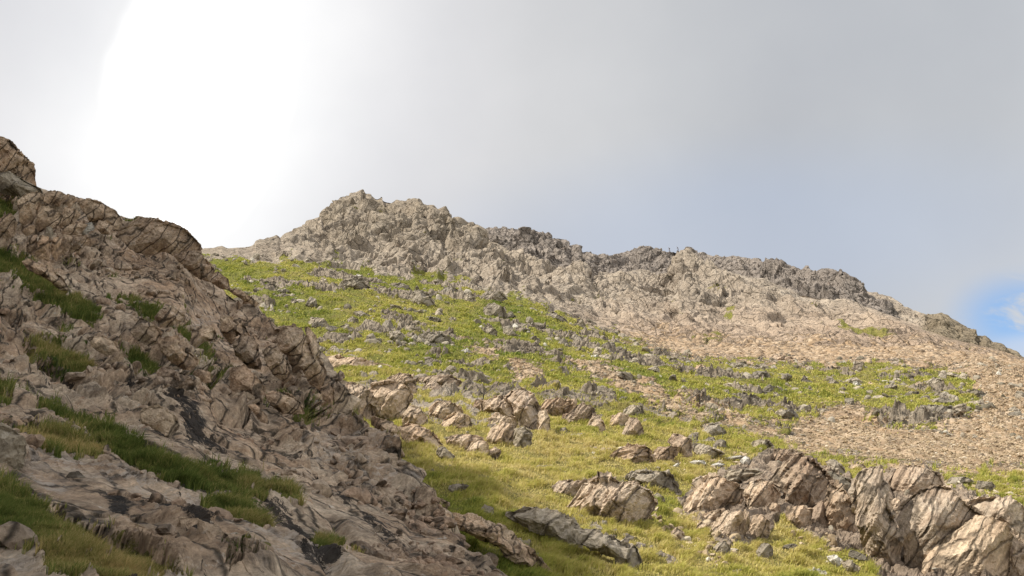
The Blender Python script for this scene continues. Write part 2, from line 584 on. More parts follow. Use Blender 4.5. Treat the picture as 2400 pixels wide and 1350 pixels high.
K_ = lambda c: (lambda u: np.full(len(u), float(c)))
hill_rows = [
    (K_(4200), K_(1.8)),
    (K_(1900), K_(8)),
    (K_(1420), pline([(-900, 22), (1000, 24), (1500, 30), (2400, 36), (3300, 38)])),
    (pline([(-900, 1180), (1200, 1190), (1700, 1200), (2400, 1210)]), pline([(-900, 34), (1000, 36), (1600, 46), (2400, 52)])),
    (pline([(-900, 1010), (1000, 1010), (1600, 1040), (2000, 1090), (2400, 1110), (3300, 1120)]), pline([(-900, 55), (1000, 57), (1600, 64), (2400, 66)])),
    (pline([(-900, 870), (900, 880), (1400, 920), (1900, 970), (2400, 1000), (3300, 1060)]), pline([(-900, 90), (900, 88), (1400, 92), (1900, 98), (2400, 96)])),
    (pline([(-900, 740), (800, 750), (1200, 800), (1600, 880), (2000, 910), (2400, 920), (3300, 1000)]), pline([(-900, 135), (800, 135), (1200, 140), (1800, 140), (2400, 135)])),
    (base_line, base_D),
    (mid_line(0.5), mid_D(0.55)),
    (sky_line, sky_D0),
]
hill = Sheet(us, hill_rows, [6, 24, 150, 130, 110, 110, 110, 130, 130],
             back=[(0, 2.5, -1.2), (0, 8, -5), (0, 25, -22), (0, 70, -70), (0, 160, -150)])
# the recess to the right of the summit rib and other gullies are cut into the face
U, V = hill.Ub, hill.Vb
P = hill.P0.copy()
N = grid_normals(P)
N *= -np.sign(np.median(N[..., 1]))                # towards the camera
hb = base_line(us)[None, :]
sk = sky_line(us)[None, :]
rockz = sstep(hb - V + 26 * perlin(np.stack([U / 70, V / 30, 0 * U], -1), 3) + 10 * perlin(np.stack([U / 22, V / 12, 0 * U], -1), 4), -8, 10)
low = 1 - rockz
Dist = P[..., 1]
# turf, rubble and other ground colouring
rubble_polys = [
    [(1620, 968), (1760, 1010), (1900, 1060), (2080, 1092), (2900, 1140), (2900, 930), (2340, 905), (2290, 960), (2250, 995), (2100, 1005), (1985, 958), (1935, 975), (1850, 1000), (1750, 985)],
    [(1450, 788), (1560, 828), (1700, 852), (1900, 862), (2050, 850), (2150, 868), (2300, 880), (2900, 930), (2900, 850), (2300, 820), (2100, 800), (1900, 806), (1700, 800), (1560, 780)],
    [(1330, 855), (1400, 862), (1500, 905), (1600, 945), (1690, 975), (1600, 972), (1500, 938), (1400, 900)],
    [(1190, 862), (1270, 868), (1260, 890), (1200, 900)],
    [(1545, 945), (1640, 970), (1720, 1000), (1640, 1000), (1560, 965)],
    [(1090, 815), (1150, 830), (1180, 850), (1120, 845)],
    [(2240, 840), (2900, 850), (2900, 940), (2340, 960), (2250, 880)],
]
rub = np.zeros(U.shape, f32)
for p in rubble_polys:
    rub = np.maximum(rub, softpoly(U, V, p, 30))
rub = np.clip(rub + (0.45 * perlin(np.stack([U / 60, V / 14, 0 * U], -1), 51) + 0.3 * perlin(np.stack([U / 17, V / 6, 0 * U], -1), 52)) * (rub > 0.01) * (rub < 0.999), 0, 1)
rub *= np.where(np.arange(len(V))[:, None] < hill.nfront, 1, 0)
apron = sstep(V, 690, 800) * rockz * sstep(U, 1150, 1500)
lush = np.zeros(U.shape, f32)
for p in [[(480, 600), (620, 640), (760, 720), (800, 790), (700, 780), (600, 720), (500, 640)], [(1395, 845), (1480, 862), (1560, 905), (1520, 912), (1440, 885)],
          [(700, 620), (900, 640), (1050, 665), (980, 690), (850, 660)], [(1060, 780), (1200, 790), (1330, 850), (1250, 880), (1100, 860), (1000, 870), (900, 850)],
          [(1480, 1170), (1580, 1150), (1600, 1200), (1560, 1240), (1500, 1220)], [(1190, 690), (1300, 760), (1200, 800), (1100, 760)],
          [(940, 1110), (1000, 1120), (1150, 1170), (1100, 1200), (1000, 1170)]]:
    lush = np.maximum(lush, softpoly(U, V, p, 25))
dry = softpoly(U, V, [(860, 900), (1100, 930), (1500, 1000), (1900, 1100), (2100, 1200), (1800, 1330), (1300, 1330), (1000, 1180), (900, 1060)], 60)
lush = lush - dry * 0.55
grass = low * np.where(rub > 0.5, 0.35, 1.0)
grass = grass + 0.35 * rockz * sstep(perlin(np.stack([U / 46, V / 20, 0 * U], -1), 9), 0.25, 0.55) * sstep(sk - V, -300, -90)
for p in [[(1620, 796), (1700, 790), (1690, 806), (1640, 808)], [(1950, 762), (2050, 770), (2100, 790), (1980, 778)], [(1690, 720), (1720, 730), (1715, 755), (1700, 745)]]:
    grass = np.maximum(grass, softpoly(U, V, p, 8) * 0.9)
dark = np.zeros(U.shape, f32)  # summit recess and gully shade painted into the colour; last outline a dark crag
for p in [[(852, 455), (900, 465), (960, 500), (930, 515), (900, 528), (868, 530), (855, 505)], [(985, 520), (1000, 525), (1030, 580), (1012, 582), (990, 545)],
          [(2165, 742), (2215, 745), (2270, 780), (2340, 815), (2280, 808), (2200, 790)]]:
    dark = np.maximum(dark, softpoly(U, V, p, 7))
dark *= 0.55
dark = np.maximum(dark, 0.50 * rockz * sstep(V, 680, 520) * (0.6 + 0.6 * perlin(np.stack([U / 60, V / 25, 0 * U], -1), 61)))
pink = apron * 0.65 + rub * 0.15

# relief: big ribs, blocks, small steps
def soft(h_, e_, w_=0.22):
    return h_ * sstep(e_, 0, w_)


R1 = frame_of(FAR_N)
W = fbm(P / 30, 2, 40)[..., None] * 9
q = P + W
amp = rockz * sstep(Dist, 150, 260) * (0.35 + 0.65 * sstep(U, 690, 830))
edge = 1 - 0.80 * sstep(V, sk + 34, sk - 2)            # calmer next to the traced crest
hA, eA = cells(aniso(q, R1, (13, 21, 17)), 11)
hB, eB = cells(aniso(q, R1, (4.2, 6.2, 5.2)), 12)
hC, eC = cells(aniso(P + W * 0.3, R1, (1.6, 2.4, 2.0)), 13)
rib = fbm(aniso(q, R1, (12, 40, 26)), 4, 14, ridged=True)
up = sstep(V, 800, 640)
lowc = 0.30 + 0.70 * up
d = amp * edge * ((5.2 * soft(hA, eA) + 2.2 * rib) * lowc + 1.9 * soft(hB, eB) * lowc + 0.60 * soft(hC, eC) * (0.45 + 0.55 * up) - 0.35 * np.exp(-eB / 0.06) * lowc + 0.55 * fbm(P / 3.0, 4, 15) * lowc + 0.8 * lowc * fbm(aniso(q, R1, (2.6, 13, 9)), 2, 16, ridged=True))
# cliff recess right of the summit rib, and two gullies
rec = softpoly(U, V, [(854, 462), (905, 470), (965, 500), (950, 512), (905, 522), (880, 534), (862, 520)], 9)
d -= 5.5 * rec * sstep(V, sk + 2, sk + 22)
rec = softpoly(U, V, [(985, 515), (1000, 520), (1035, 585), (1015, 585)], 7) + softpoly(U, V, [(1378, 636), (1390, 636), (1392, 662), (1376, 668)], 5)
d -= 3.5 * rec * sstep(V, sk + 4, sk + 16)
# the grassy slope: terraces, tussocks, half-buried rock ribs
RL = frame_of((0.35, 0.5, 0.8))
near = sstep(Dist, 110, 60)
gr = low
tus = fbm(P / np.array([2.6, 2.6, 1.6], f32), 3, 21)
ter = fbm(aniso(P + W * 0.2, RL, (9, 14, 9)), 3, 22, ridged=True)
outz = sstep(fbm(P / 17, 3, 23) + 0.30 * fbm(P / 4, 2, 24), 0.08, 0.20) * low * sstep(Dist, 66, 90) * (1 - sstep(rub, 0.3, 0.6))
R2 = frame_of((-0.7, 0.3, 0.6))
hD, eD = cells(aniso(P + fbm(P / 2, 2, 30)[..., None], R2, (1.3, 2.6, 2.2)), 25)
hE, eE = cells(aniso(P, R2, (0.5, 1.1, 0.9)), 26)
d += gr * (0.36 * tus + 0.75 * ter * (1 - near) + 0.35 * near * fbm(P / 7, 2, 27) + 0.10 * near * fbm(P / 1.3, 2, 31)) + gr * (1 - near) * 0.22 * np.maximum(fbm(P / 0.8, 2, 28, ridged=True), 0)
d += outz * (0.22 + 0.80 * soft(hD, eD) + 0.35 * soft(hE, eE))
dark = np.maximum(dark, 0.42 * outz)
grass = np.where(outz > 0.35, grass * (1 - outz) * 0.8, grass)
lushn = lush
d += rub * (0.18 * fbm(P / 0.7, 3, 29))
crag = np.zeros(U.shape, f32); belt = np.zeros(U.shape, f32)
for p in [[(1590, 1180), (1640, 1120), (1700, 1100), (1790, 1062), (1860, 1058), (1950, 1100), (2010, 1130), (2060, 1105), (2170, 1092), (2210, 1130), (2300, 1165), (2390, 1180), (2440, 1240), (2440, 1420), (2120, 1400), (2010, 1290), (1900, 1262), (1840, 1215), (1790, 1262), (1700, 1285), (1640, 1240)]]:
    crag = np.maximum(crag, softpoly(U, V, p, 13))
for p in [[(860, 900), (1000, 880), (1090, 890), (1150, 930), (1210, 925), (1290, 980), (1280, 1015), (1200, 1040), (1130, 1010), (1010, 1010), (960, 960), (870, 990)], [(1250, 950), (1420, 970), (1410, 1000), (1330, 1000)], [(1420, 975), (1520, 960), (1520, 1010), (1450, 1010)],
          [(1320, 1130), (1500, 1105), (1590, 1130), (1560, 1150), (1500, 1210), (1400, 1200)], [(1550, 1035), (1640, 1010), (1720, 1060), (1600, 1070)], [(760, 840), (880, 835), (880, 860), (790, 862)],
          [(1210, 1215), (1350, 1195), (1450, 1245), (1620, 1310), (1600, 1345), (1400, 1270)], [(1000, 1185), (1100, 1205), (1250, 1270), (1290, 1340), (1200, 1330), (1100, 1270)]]:
    belt = np.maximum(belt, softpoly(U, V, p, 12))
crag = np.clip(crag + 0.5 * perlin(np.stack([U / 20, V / 12, 0 * U], -1), 53) * (crag > 0.02) * (crag < 0.99), 0, 1)
RN = frame_of(NEAR_N)
cw = P + fbm(P / 2.5, 2, 33)[..., None] * 0.8
c1, ce1 = cells(aniso(cw, RN, (0.9, 2.2, 1.9)), 34)
c2, ce2 = cells(aniso(cw, RN, (0.35, 0.9, 0.8)), 35)
belt = sstep(belt + 0.8 * perlin(np.stack([U / 26, V / 12, 0 * U], -1), 54), 0.85, 1.15)
d += belt * (0.08 + 0.18 * soft(c1, ce1) + 0.09 * soft(c2, ce2))
grass = grass * (1 - 0.85 * belt)
d += sstep(crag, 0.3, 0.7) * (0.06 + 0.30 * soft(c1, ce1) + 0.14 * soft(c2, ce2) - 0.10 * np.exp(-ce1 / 0.06) + 0.05 * fbm(aniso(cw, RN, (0.12, 1.5, 1.2)), 3, 36, ridged=True))
grass = grass * (1 - sstep(crag, 0.25, 0.6))
pink = np.maximum(pink, crag * 0.5)
P = P + N * d[..., None].astype(f32)
hill_P, hill_N, hill_U, hill_V, hill_grass, hill_rub, hill_lush = P, N, U, V, grass, rub, lush
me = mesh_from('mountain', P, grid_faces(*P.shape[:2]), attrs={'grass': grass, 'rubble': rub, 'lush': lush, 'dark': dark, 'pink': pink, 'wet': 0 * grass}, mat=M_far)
o = tag(link('mountain', me), kind='structure')
print('hill verts', P.shape)

# darker crest behind, and the last ridge on the right
def crest(name, pts, D, u0, u1, nu, low_v, mat, seed, amp_=1.0, dk=0.0, grassy=()):
    f = pline(pts)
    u = np.linspace(u0, u1, nu)
    lo = lambda uu: f(uu) + low_v
    sh_ = Sheet(u, [(lo, (lambda uu: D(uu) * 0.86)), (lambda uu: f(uu) + low_v * 0.4, (lambda uu: D(uu) * 0.93)), (f, D)], [110, 110], back=[(0, 2, -1), (0, 6, -5), (0, 25, -25), (0, 80, -90)])
    P = sh_.P0.copy(); N = grid_normals(P); N *= -np.sign(np.median(N[..., 1]))
    q = P + fbm(P / 30, 2, seed)[..., None] * 8
    ed = 1 - 0.55 * sstep(sh_.Vb, f(u)[None, :] + 22, f(u)[None, :])
    hA, eA = cells(aniso(q, R1, (11, 20, 16)), seed + 1)
    hB, eB = cells(aniso(q, R1, (3.6, 6, 5)), seed + 2)
    hC, eC = cells(aniso(P, R1, (1.5, 2.6, 2.0)), seed + 3)
    d = amp_ * ed * (3.4 * soft(hA, eA) + 2.0 * soft(hB, eB) + 1.0 * soft(hC, eC) + 1.4 * fbm(aniso(q, R1, (6, 40, 26)), 3, seed + 4, ridged=True))
    P = P + N * d[..., None].astype(f32)
    g = np.zeros(sh_.Vb.shape, f32)
    for p in grassy: g = np.maximum(g, softpoly(sh_.Ub, sh_.Vb, p, 12) * 0.62)
    z = 0 * g
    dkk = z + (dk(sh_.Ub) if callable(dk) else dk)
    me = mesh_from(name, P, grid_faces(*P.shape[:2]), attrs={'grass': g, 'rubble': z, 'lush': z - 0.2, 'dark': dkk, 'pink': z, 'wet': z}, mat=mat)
    return tag(link(name, me), kind='structure'), sh_


crest_pts = [(1060, 600), (1110, 575), (1123, 556), (1127, 550), (1140, 535), (1163, 533), (1173, 540), (1183, 533), (1197, 538), (1217, 535), (1230, 528), (1250, 539), (1263, 540), (1282, 547), (1292, 559), (1310, 556), (1325, 562),
             (1337, 575), (1355, 572), (1367, 585), (1392, 592), (1397, 598), (1420, 598), (1450, 595), (1480, 591), (1500, 582), (1550, 584), (1590, 588), (1615, 586), (1635, 592),
             (1652, 594), (1670, 600), (1700, 604), (1725, 601), (1765, 606), (1790, 615), (1810, 614), (1845, 621), (1865, 630), (1895, 636), (1920, 641), (1950, 640), (1965, 647),
             (1995, 652), (2010, 670), (2025, 684), (2050, 700), (2072, 716), (2090, 735), (2120, 770)]
crest_D = pline([(1060, 430), (1390, 415), (1590, 450), (2000, 380), (2120, 350)])
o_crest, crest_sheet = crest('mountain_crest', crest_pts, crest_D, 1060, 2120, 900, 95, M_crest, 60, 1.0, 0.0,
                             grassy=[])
end_pts = [(1960, 690), (2000, 684), (2025, 682), (2050, 687), (2080, 695), (2095, 705), (2115, 717), (2140, 730), (2175, 740), (2205, 736), (2225, 747), (2250, 760), (2275, 770), (2283, 770), (2290, 787), (2310, 790), (2325, 805),
           (2345, 806), (2360, 817), (2380, 826), (2400, 840), (2480, 868), (2600, 910), (3200, 1040)]
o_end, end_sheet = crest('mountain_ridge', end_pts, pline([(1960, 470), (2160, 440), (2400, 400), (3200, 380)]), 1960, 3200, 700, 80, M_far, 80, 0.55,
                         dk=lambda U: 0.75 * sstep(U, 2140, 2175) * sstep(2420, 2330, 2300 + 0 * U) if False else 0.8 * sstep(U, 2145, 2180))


# ------------------------------------------------------------------ the shaded spur on the left
rim = pline([(-900, -160), (-200, 240), (0, 400), (60, 420), (100, 442), (123, 452), (180, 470), (240, 486), (267, 498), (300, 514), (350, 517), (400, 530), (440, 548), (462, 580), (480, 614), (503, 642), (540, 684), (600, 716), (617, 737),
             (640, 750), (680, 768), (713, 778), (735, 803), (747, 838), (760, 872), (785, 915), (815, 945), (862, 985), (905, 1040), (940, 1088), (958, 1130), (1000, 1172), (1040, 1220), (1090, 1290), (1150, 1345), (1300, 1450), (1600, 1680)])
rimD = pline([(-900, 63), (0, 55), (470, 50), (620, 46), (747, 40), (800, 36), (945, 27), (1040, 21), (1150, 16), (1300, 13), (1600, 10)])
botD = pline([(-900, 5.5), (0, 7), (600, 9), (1000, 12), (1150, 13.5), (1300, 12.3), (1600, 9.4)])
bot = lambda u: np.maximum(1385, rim(u) + 20)


def lmid(f, df):
    return (lambda u: bot(u) + (rim(u) - bot(u)) * f, lambda u: np.exp(np.log(botD(u)) + (np.log(rimD(u)) - np.log(botD(u))) * df))


ul = np.unique(np.concatenate([np.linspace(-900, -20, 50), np.linspace(-20, 1200, 1130), np.linspace(1200, 1600, 60)]))
left = Sheet(ul, [(K_(4300), K_(1.5)), (K_(2000), lambda u: botD(u) * 0.5), (bot, botD), lmid(0.3, 0.30), lmid(0.62, 0.66), lmid(0.85, 0.88), (rim, rimD)], [5, 30, 230, 240, 170, 130],
             back=[(0.15, 0.5, -0.35), (0.6, 1.6, -1.6), (2, 4.5, -5), (6, 10, -14), (14, 18, -30)])
P = left.P0.copy(); U, V = left.Ub, left.Vb
N = grid_normals(P); N *= -np.sign(np.median(N[..., 1]))
Dist = P[..., 1]
pa, pb = at(100, 442, 54.0), at(1000, 1172, 24.0)
Ldir = (pb - pa) / np.linalg.norm(pb - pa)
nrm = N[300:600, 300:900].reshape(-1, 3).mean(0); nrm /= np.linalg.norm(nrm)
acr = np.cross(nrm, Ldir); acr /= np.linalg.norm(acr)
nrm = np.cross(Ldir, acr)
RS = np.stack([acr, Ldir, nrm])
left_grass_polys = [
    [(50, 925), (140, 960), (260, 1000), (340, 1055), (430, 1095), (560, 1105), (650, 1140), (690, 1170), (600, 1172), (450, 1140), (330, 1095), (250, 1055), (180, 1005), (100, 965)],
    [(-30, 1125), (60, 1160), (110, 1205), (180, 1245), (270, 1285), (380, 1325), (440, 1365), (250, 1370), (130, 1310), (60, 1280), (-30, 1240)],
    [(-20, 555), (60, 585), (130, 635), (190, 670), (240, 700), (200, 716), (130, 690), (80, 662), (40, 630), (-20, 615)],
    [(90, 640), (180, 700), (240, 712), (220, 722), (150, 708), (90, 672)],
    [(75, 755), (150, 775), (230, 825), (250, 848), (180, 838), (100, 790)],
    [(275, 785), (330, 795), (385, 845), (405, 872), (340, 858), (300, 830)],
    [(285, 838), (370, 862), (390, 895), (360, 898), (300, 875)],
    [(265, 665), (345, 688), (405, 712), (375, 730), (320, 702)],
    [(10, 1015), (120, 1008), (255, 1045), (235, 1068), (120, 1062), (60, 1040)],
    [(475, 1175), (560, 1172), (625, 1228), (645, 1255), (560, 1238), (490, 1205)],
    [(680, 935), (725, 928), (755, 970), (740, 992), (690, 962)],
    [(795, 985), (850, 1000), (930, 1065), (950, 1100), (890, 1065), (820, 1015)],
    [(-20, 885), (32, 895), (32, 945), (-20, 945)], [(-20, 445), (48, 458), (40, 492), (-20, 505)],
    [(495, 848), (555, 846), (545, 882), (500, 884)], [(435, 755), (455, 750), (520, 815), (500, 850), (460, 800)],
    [(620, 905), (665, 900), (690, 925), (640, 935)], [(325, 730), (365, 728), (365, 755), (335, 752)],
    [(100, 1290), (180, 1300), (220, 1350), (110, 1350)], [(560, 1120), (690, 1150), (700, 1180), (600, 1170)],
    [(455, 860), (520, 900), (500, 905), (440, 875)], [(730, 1270), (780, 1260), (800, 1275), (740, 1290)], [(505, 1330), (580, 1318), (600, 1350), (520, 1352)],
]
g = np.zeros(U.shape, f32)
for p in left_grass_polys:
    g = np.maximum(g, softpoly(U, V, p, 15))
g = np.clip(g * 0.84 + (0.55 * perlin(np.stack([U / 24, V / 10, 0 * U], -1), 5) + 0.30 * perlin(np.stack([U / 8, V / 5, 0 * U], -1), 6)) * (g > 0.02), 0, 1)
wetp = [[(375, 915), (425, 925), (478, 990), (480, 1050), (440, 1040), (420, 980)], [(232, 1170), (285, 1180), (300, 1210), (278, 1250), (258, 1228)], [(105, 800), (165, 840), (225, 900), (220, 920), (190, 910), (140, 860)],
        [(280, 870), (300, 880), (340, 935), (320, 930)], [(690, 1290), (780, 1300), (790, 1345), (720, 1350)], [(735, 1115), (760, 1110), (830, 1170), (820, 1190), (770, 1150)],
        [(355, 1200), (420, 1230), (500, 1310), (480, 1330), (420, 1280)], [(600, 1175), (660, 1190), (780, 1270), (760, 1280), (680, 1240)], [(840, 1215), (900, 1240), (960, 1290), (920, 1290)],
        [(600, 1000), (640, 1005), (680, 1040), (660, 1045)], [(330, 990), (400, 1010), (420, 1030), (370, 1020)], [(1070, 1285), (1100, 1300), (1150, 1345), (1120, 1340)], [(480, 1020), (540, 1060), (520, 1070), (470, 1040)]]
wet = np.zeros(U.shape, f32)
for p in wetp:
    wet = np.maximum(wet, softpoly(U, V, p, 12) * 0.95)
rk = 1 - sstep(g, 0.35, 0.6)
if acr[2] < 0: acr, nrm = -acr, nrm
RS = np.stack([acr, Ldir, nrm])
q = P + fbm(P / 3.0, 2, 101)[..., None] * 0.6


def saw(c, sharp=0.16):
    """slab lip at the lower edge, then a long even face"""
    s_ = c - np.floor(c)
    return np.where(s_ < sharp, s_ / sharp, 1 - (s_ - sharp) / (1 - sharp)), np.floor(c)


def slabs(w_, lng, seed, wob_):
    base = (P @ acr.astype(f32)) / w_ + wob_ * fbm(aniso(P, RS, (lng * 0.7, lng * 1.3, lng)), 2, seed)
    s_, id_ = saw(base)
    al = (P @ Ldir.astype(f32)) / lng
    vary = perlin(np.stack([al, id_ * 7.31, 0 * al], -1), seed + 1)
    jn = np.abs(perlin(np.stack([al * 2.2 + 0.35 * s_, id_ * 3.77, 0 * al + 5], -1), seed + 2))
    return s_ * np.clip(0.55 + 0.9 * vary, 0.05, 1.3) - 0.5 * np.exp(-jn / 0.03) * np.clip(0.3 + vary, 0, 1)


h1, e1 = cells(aniso(q, RS, (2.6, 5.0, 2.6)), 102)
h2, e2 = cells(aniso(q, RS, (1.1, 2.0, 1.1)), 103)
h1, h2 = soft(h1, e1, 0.15), soft(h2, e2, 0.15)
h3, e3 = cells(aniso(q, RS, (0.36, 0.95, 0.42)), 104)
up = sstep(Dist, 17, 28)                         # the farther part breaks into bigger blocks
near_ = 1 - up
smooth_zone = np.zeros(U.shape, f32)
for p in [[(190, 640), (270, 560), (330, 560), (420, 590), (560, 700), (680, 800), (620, 860), (480, 790), (330, 720), (230, 680)], [(470, 930), (560, 960), (700, 1060), (800, 1130), (740, 1140), (560, 1040), (500, 1010)],
          [(200, 1080), (400, 1110), (520, 1200), (420, 1230), (260, 1160)], [(800, 1290), (900, 1250), (1100, 1350), (850, 1350)]]:
    smooth_zone = np.maximum(smooth_zone, softpoly(U, V, p, 30))
rgh = 1 - 0.75 * smooth_zone
S1, S2, S3, S4 = slabs(2.6, 7.0, 111, 0.55), slabs(0.95, 3.0, 114, 0.6), slabs(0.33, 1.2, 117, 0.6), slabs(0.11, 0.5, 120, 0.6)
rough_band = sstep(fbm(aniso(P, RS, (1.6, 5, 3)), 3, 130), -0.05, 0.30)
d = rk * ((0.14 + 0.62 * up) * h1 * rgh + (0.05 + 0.20 * up) * h2 * rgh + 0.03 * h3 * rgh * (0.4 + rough_band)
          + (0.17 + 0.60 * up) * S1 * rgh + (0.12 + 0.18 * up) * S2 * rgh + 0.12 * S3 * (0.35 + 0.9 * rough_band) + 0.042 * S4 * (0.4 + rough_band)
          - (0.04 + 0.30 * up) * np.exp(-e1 / 0.04) * rgh - (0.02 + 0.12 * up) * np.exp(-e2 / 0.05) * rgh + 0.012 * fbm(P / 0.3, 3, 107))
d -= rk * (0.06 + 0.48 * up)
d += (1 - rk) * (0.10 * fbm(P / 0.8, 2, 109) - 0.03 - 0.42 * up)
d *= 1 - 0.5 * sstep(V, rim(ul)[None, :] + 26, rim(ul)[None, :])
P = P + N * d[..., None].astype(f32)
lush = np.zeros(U.shape, f32)
for p in [left_grass_polys[0], left_grass_polys[2], left_grass_polys[5], left_grass_polys[7], left_grass_polys[11]]:
    lush = np.maximum(lush, softpoly(U, V, p, 12) * 0.8)
SPUR_N = tuple(acr + 0.45 * nrm)
pale = np.zeros(U.shape, f32)
for p in [[(50, 1105), (100, 1110), (150, 1150), (150, 1175), (90, 1165)], [(-20, 1255), (60, 1290), (110, 1350), (-20, 1350)], [(180, 1075), (330, 1095), (520, 1170), (600, 1240), (480, 1240), (330, 1170)], [(560, 1230), (720, 1275), (900, 1350), (600, 1350)],
          [(0, 1030), (120, 1065), (250, 1080), (200, 1110), (60, 1090)], [(330, 690), (420, 720), (520, 800), (430, 790)], [(460, 700), (520, 720), (520, 790), (470, 760)], [(720, 1020), (850, 1050), (960, 1160), (860, 1150)]]:
    pale = np.maximum(pale, softpoly(U, V, p, 25) * 0.8)
M_left = land_mat('spur_rock', 2.0, SPUR_N, ((0.42, 0.30, 0.205), (0.56, 0.455, 0.345), (0.16, 0.12, 0.088)),
                  ((0.07, 0.12, 0.02), (0.17, 0.15, 0.045), (0.24, 0.18, 0.06), (0.05, 0.07, 0.018)), pale=1.0, rust=0.6, line=0.85, bump=0.15, gk=1.2, el=0.30, crk=(0.8, 0.16), tone=0.36)
z = 0 * g
me = mesh_from('hillside', P, grid_faces(*P.shape[:2]), attrs={'grass': g, 'rubble': z, 'lush': lush, 'dark': z, 'pink': 0.3 * smooth_zone, 'wet': wet, 'pale': pale}, mat=M_left)
tag(link('hillside', me), kind='structure')
left_P, left_N, left_U, left_V, left_grass, left_lush = P, N, U, V, g, lush

# unseen crag added off to the left, shaped to throw shadow over the spur
y = np.linspace(-90, 90, 120); x = np.linspace(-150, -4, 150)
X, Y = np.meshgrid(x, y)
top = np.interp(Y, [-90, 10, 33, 47, 56, 70], [70, 75, 71.5, 68, 65, 20])
Z = np.where(X > -60, top - 1.68 * (X + 60), top + 0.9 * (X + 60))
Q = np.stack([X, Y, Z], -1)
hh, _ = cells(Q / np.array([6, 5, 9]), 120)
Z = Z + 2.0 * hh * sstep(X, -20, -40) + 1.5 * fbm(Q / 9, 3, 121) * sstep(X, -20, -35)
Z = np.maximum(Z, -4 + 0 * Z)
Q = np.stack([X, Y, Z], -1)
z = np.zeros(Q.shape[:2])
tag(link('hill', mesh_from('hill', Q, grid_faces(*Q.shape[:2]), attrs={'grass': z + 0.3, 'rubble': z, 'lush': z, 'dark': z, 'pink': z, 'wet': z}, mat=M_far)), kind='structure')  # added sun blocker, out of view


# ------------------------------------------------------------------ boulders and outcrops
CROP = {'A': (3, 0, 300), 'B': (2.0775, 0, 700), 'C': (3, 500, 400), 'D': (2.455, 700, 800), 'E': (3, 1200, 850), 'F': (3.374, 1700, 950),
        'G': (3.857, 300, 600), 'H': (3.857, 1200, 600), 'I': (3.857, 1800, 650), 'J': (3, 500, 1050), 'K': (3, 0, 900)}

MATS = {
    'p': rock_mat('pink_brown_rock', (0.54, 0.41, 0.30), (0.61, 0.50, 0.385), (0.43, 0.315, 0.225), 1.3, NEAR_N, pale=0.5, rust=0.25, line=0.62, bump=0.16, tone=0.2),
    'b': rock_mat('brown_rock', (0.42, 0.315, 0.23), (0.48, 0.385, 0.29), (0.31, 0.22, 0.155), 1.3, NEAR_N, pale=0.35, rust=0.3, line=0.65, bump=0.16, tone=0.25),
    'g': rock_mat('grey_rock', (0.375, 0.325, 0.255), (0.46, 0.405, 0.33), (0.27, 0.235, 0.18), 0.9, NEAR_N, pale=0.6, rust=0.12, line=0.6, bump=0.2),
    'd': rock_mat('dark_grey_rock', (0.25, 0.225, 0.18), (0.34, 0.30, 0.245), (0.17, 0.15, 0.12), 0.9, NEAR_N, pale=0.45, rust=0.1, line=0.6, bump=0.2),
    'w': rock_mat('white_rock', (0.56, 0.54, 0.49), (0.64, 0.62, 0.57), (0.46, 0.43, 0.38), 1.1, NEAR_N, pale=0.6, rust=0.08, line=0.4, bump=0.12),
    's': rock_mat('spur_boulder_rock', (0.45, 0.315, 0.22), (0.56, 0.45, 0.34), (0.25, 0.185, 0.135), 1.8, SPUR_N, pale=0.85, rust=0.45, line=0.75, bump=0.14, tone=0.4),
}
_ico = {}


def ico(n):
    if n not in _ico:
        import bmesh
        bm = bmesh.new()
        bmesh.ops.create_icosphere(bm, subdivisions=n, radius=1)
        v = np.array([x.co[:] for x in bm.verts]); f = np.array([[x.index for x in p.verts] for p in bm.faces])
        bm.free()
        v /= np.linalg.norm(v, axis=1, keepdims=True)
        _ico[n] = (v, f)
    return _ico[n]


def vnormals(v, f):
    fn = np.cross(v[f[:, 1]] - v[f[:, 0]], v[f[:, 2]] - v[f[:, 0]])
    n = np.stack([sum(np.bincount(f[:, k], fn[:, a], len(v)) for k in range(3)) for a in range(3)], -1)
    return n / (np.linalg.norm(n, axis=1, keepdims=True) + 1e-12)


def relief(v, f, S, seed, n, amt=1.0, layers=1.0, big=1.0):
    """fractures, layers and grain pushed into a closed rock surface of size S"""
    R = frame_of(n)
    N = vnormals(v, f)
    q = v + fbm(v / (0.7 * S), 2, seed)[:, None] * 0.08 * S
    a, ea = cells(aniso(q, R, (0.26 * S, 0.62 * S, 0.55 * S)), seed + 1)
    b, eb = cells(aniso(q, R, (0.10 * S, 0.30 * S, 0.26 * S)), seed + 2)
    c, _ = cells(aniso(v, R, (0.04 * S, 0.11 * S, 0.10 * S)), seed + 3)

    def plates(w_, sd):
        """parallel plates standing proud of one another by unequal amounts"""
        x_ = (q @ R[0]) / (w_ * S) + 0.30 * fbm(aniso(q, R, (0.5 * S, 1.1 * S, 0.9 * S)), 2, sd)
        s_, id_ = saw(x_, 0.13)
        lat = (q @ R[1]) / (0.9 * S)
        return s_ * np.clip(0.5 + 1.1 * perlin(np.stack([id_ * 5.17, lat, 0 * lat + sd], -1), sd + 1), 0.0, 1.3)
    st = fbm(aniso(q, R, (0.040 * S, 1.3 * S, 1.1 * S)), 3, seed + 4, ridged=True)
    d = (big * 0.050 * a + 0.018 * b + 0.006 * c + layers * (0.050 * plates(0.17, seed + 7) + 0.022 * plates(0.06, seed + 9) + 0.010 * st) - layers * 0.03
         - 0.040 * np.exp(-ea / 0.03) * big - 0.014 * np.exp(-eb / 0.05) + 0.005 * fbm(v / (0.05 * S), 3, seed + 6))
    return v + N * (d * S * amt)[:, None]


used_seed = [500]
rock_count = [0]


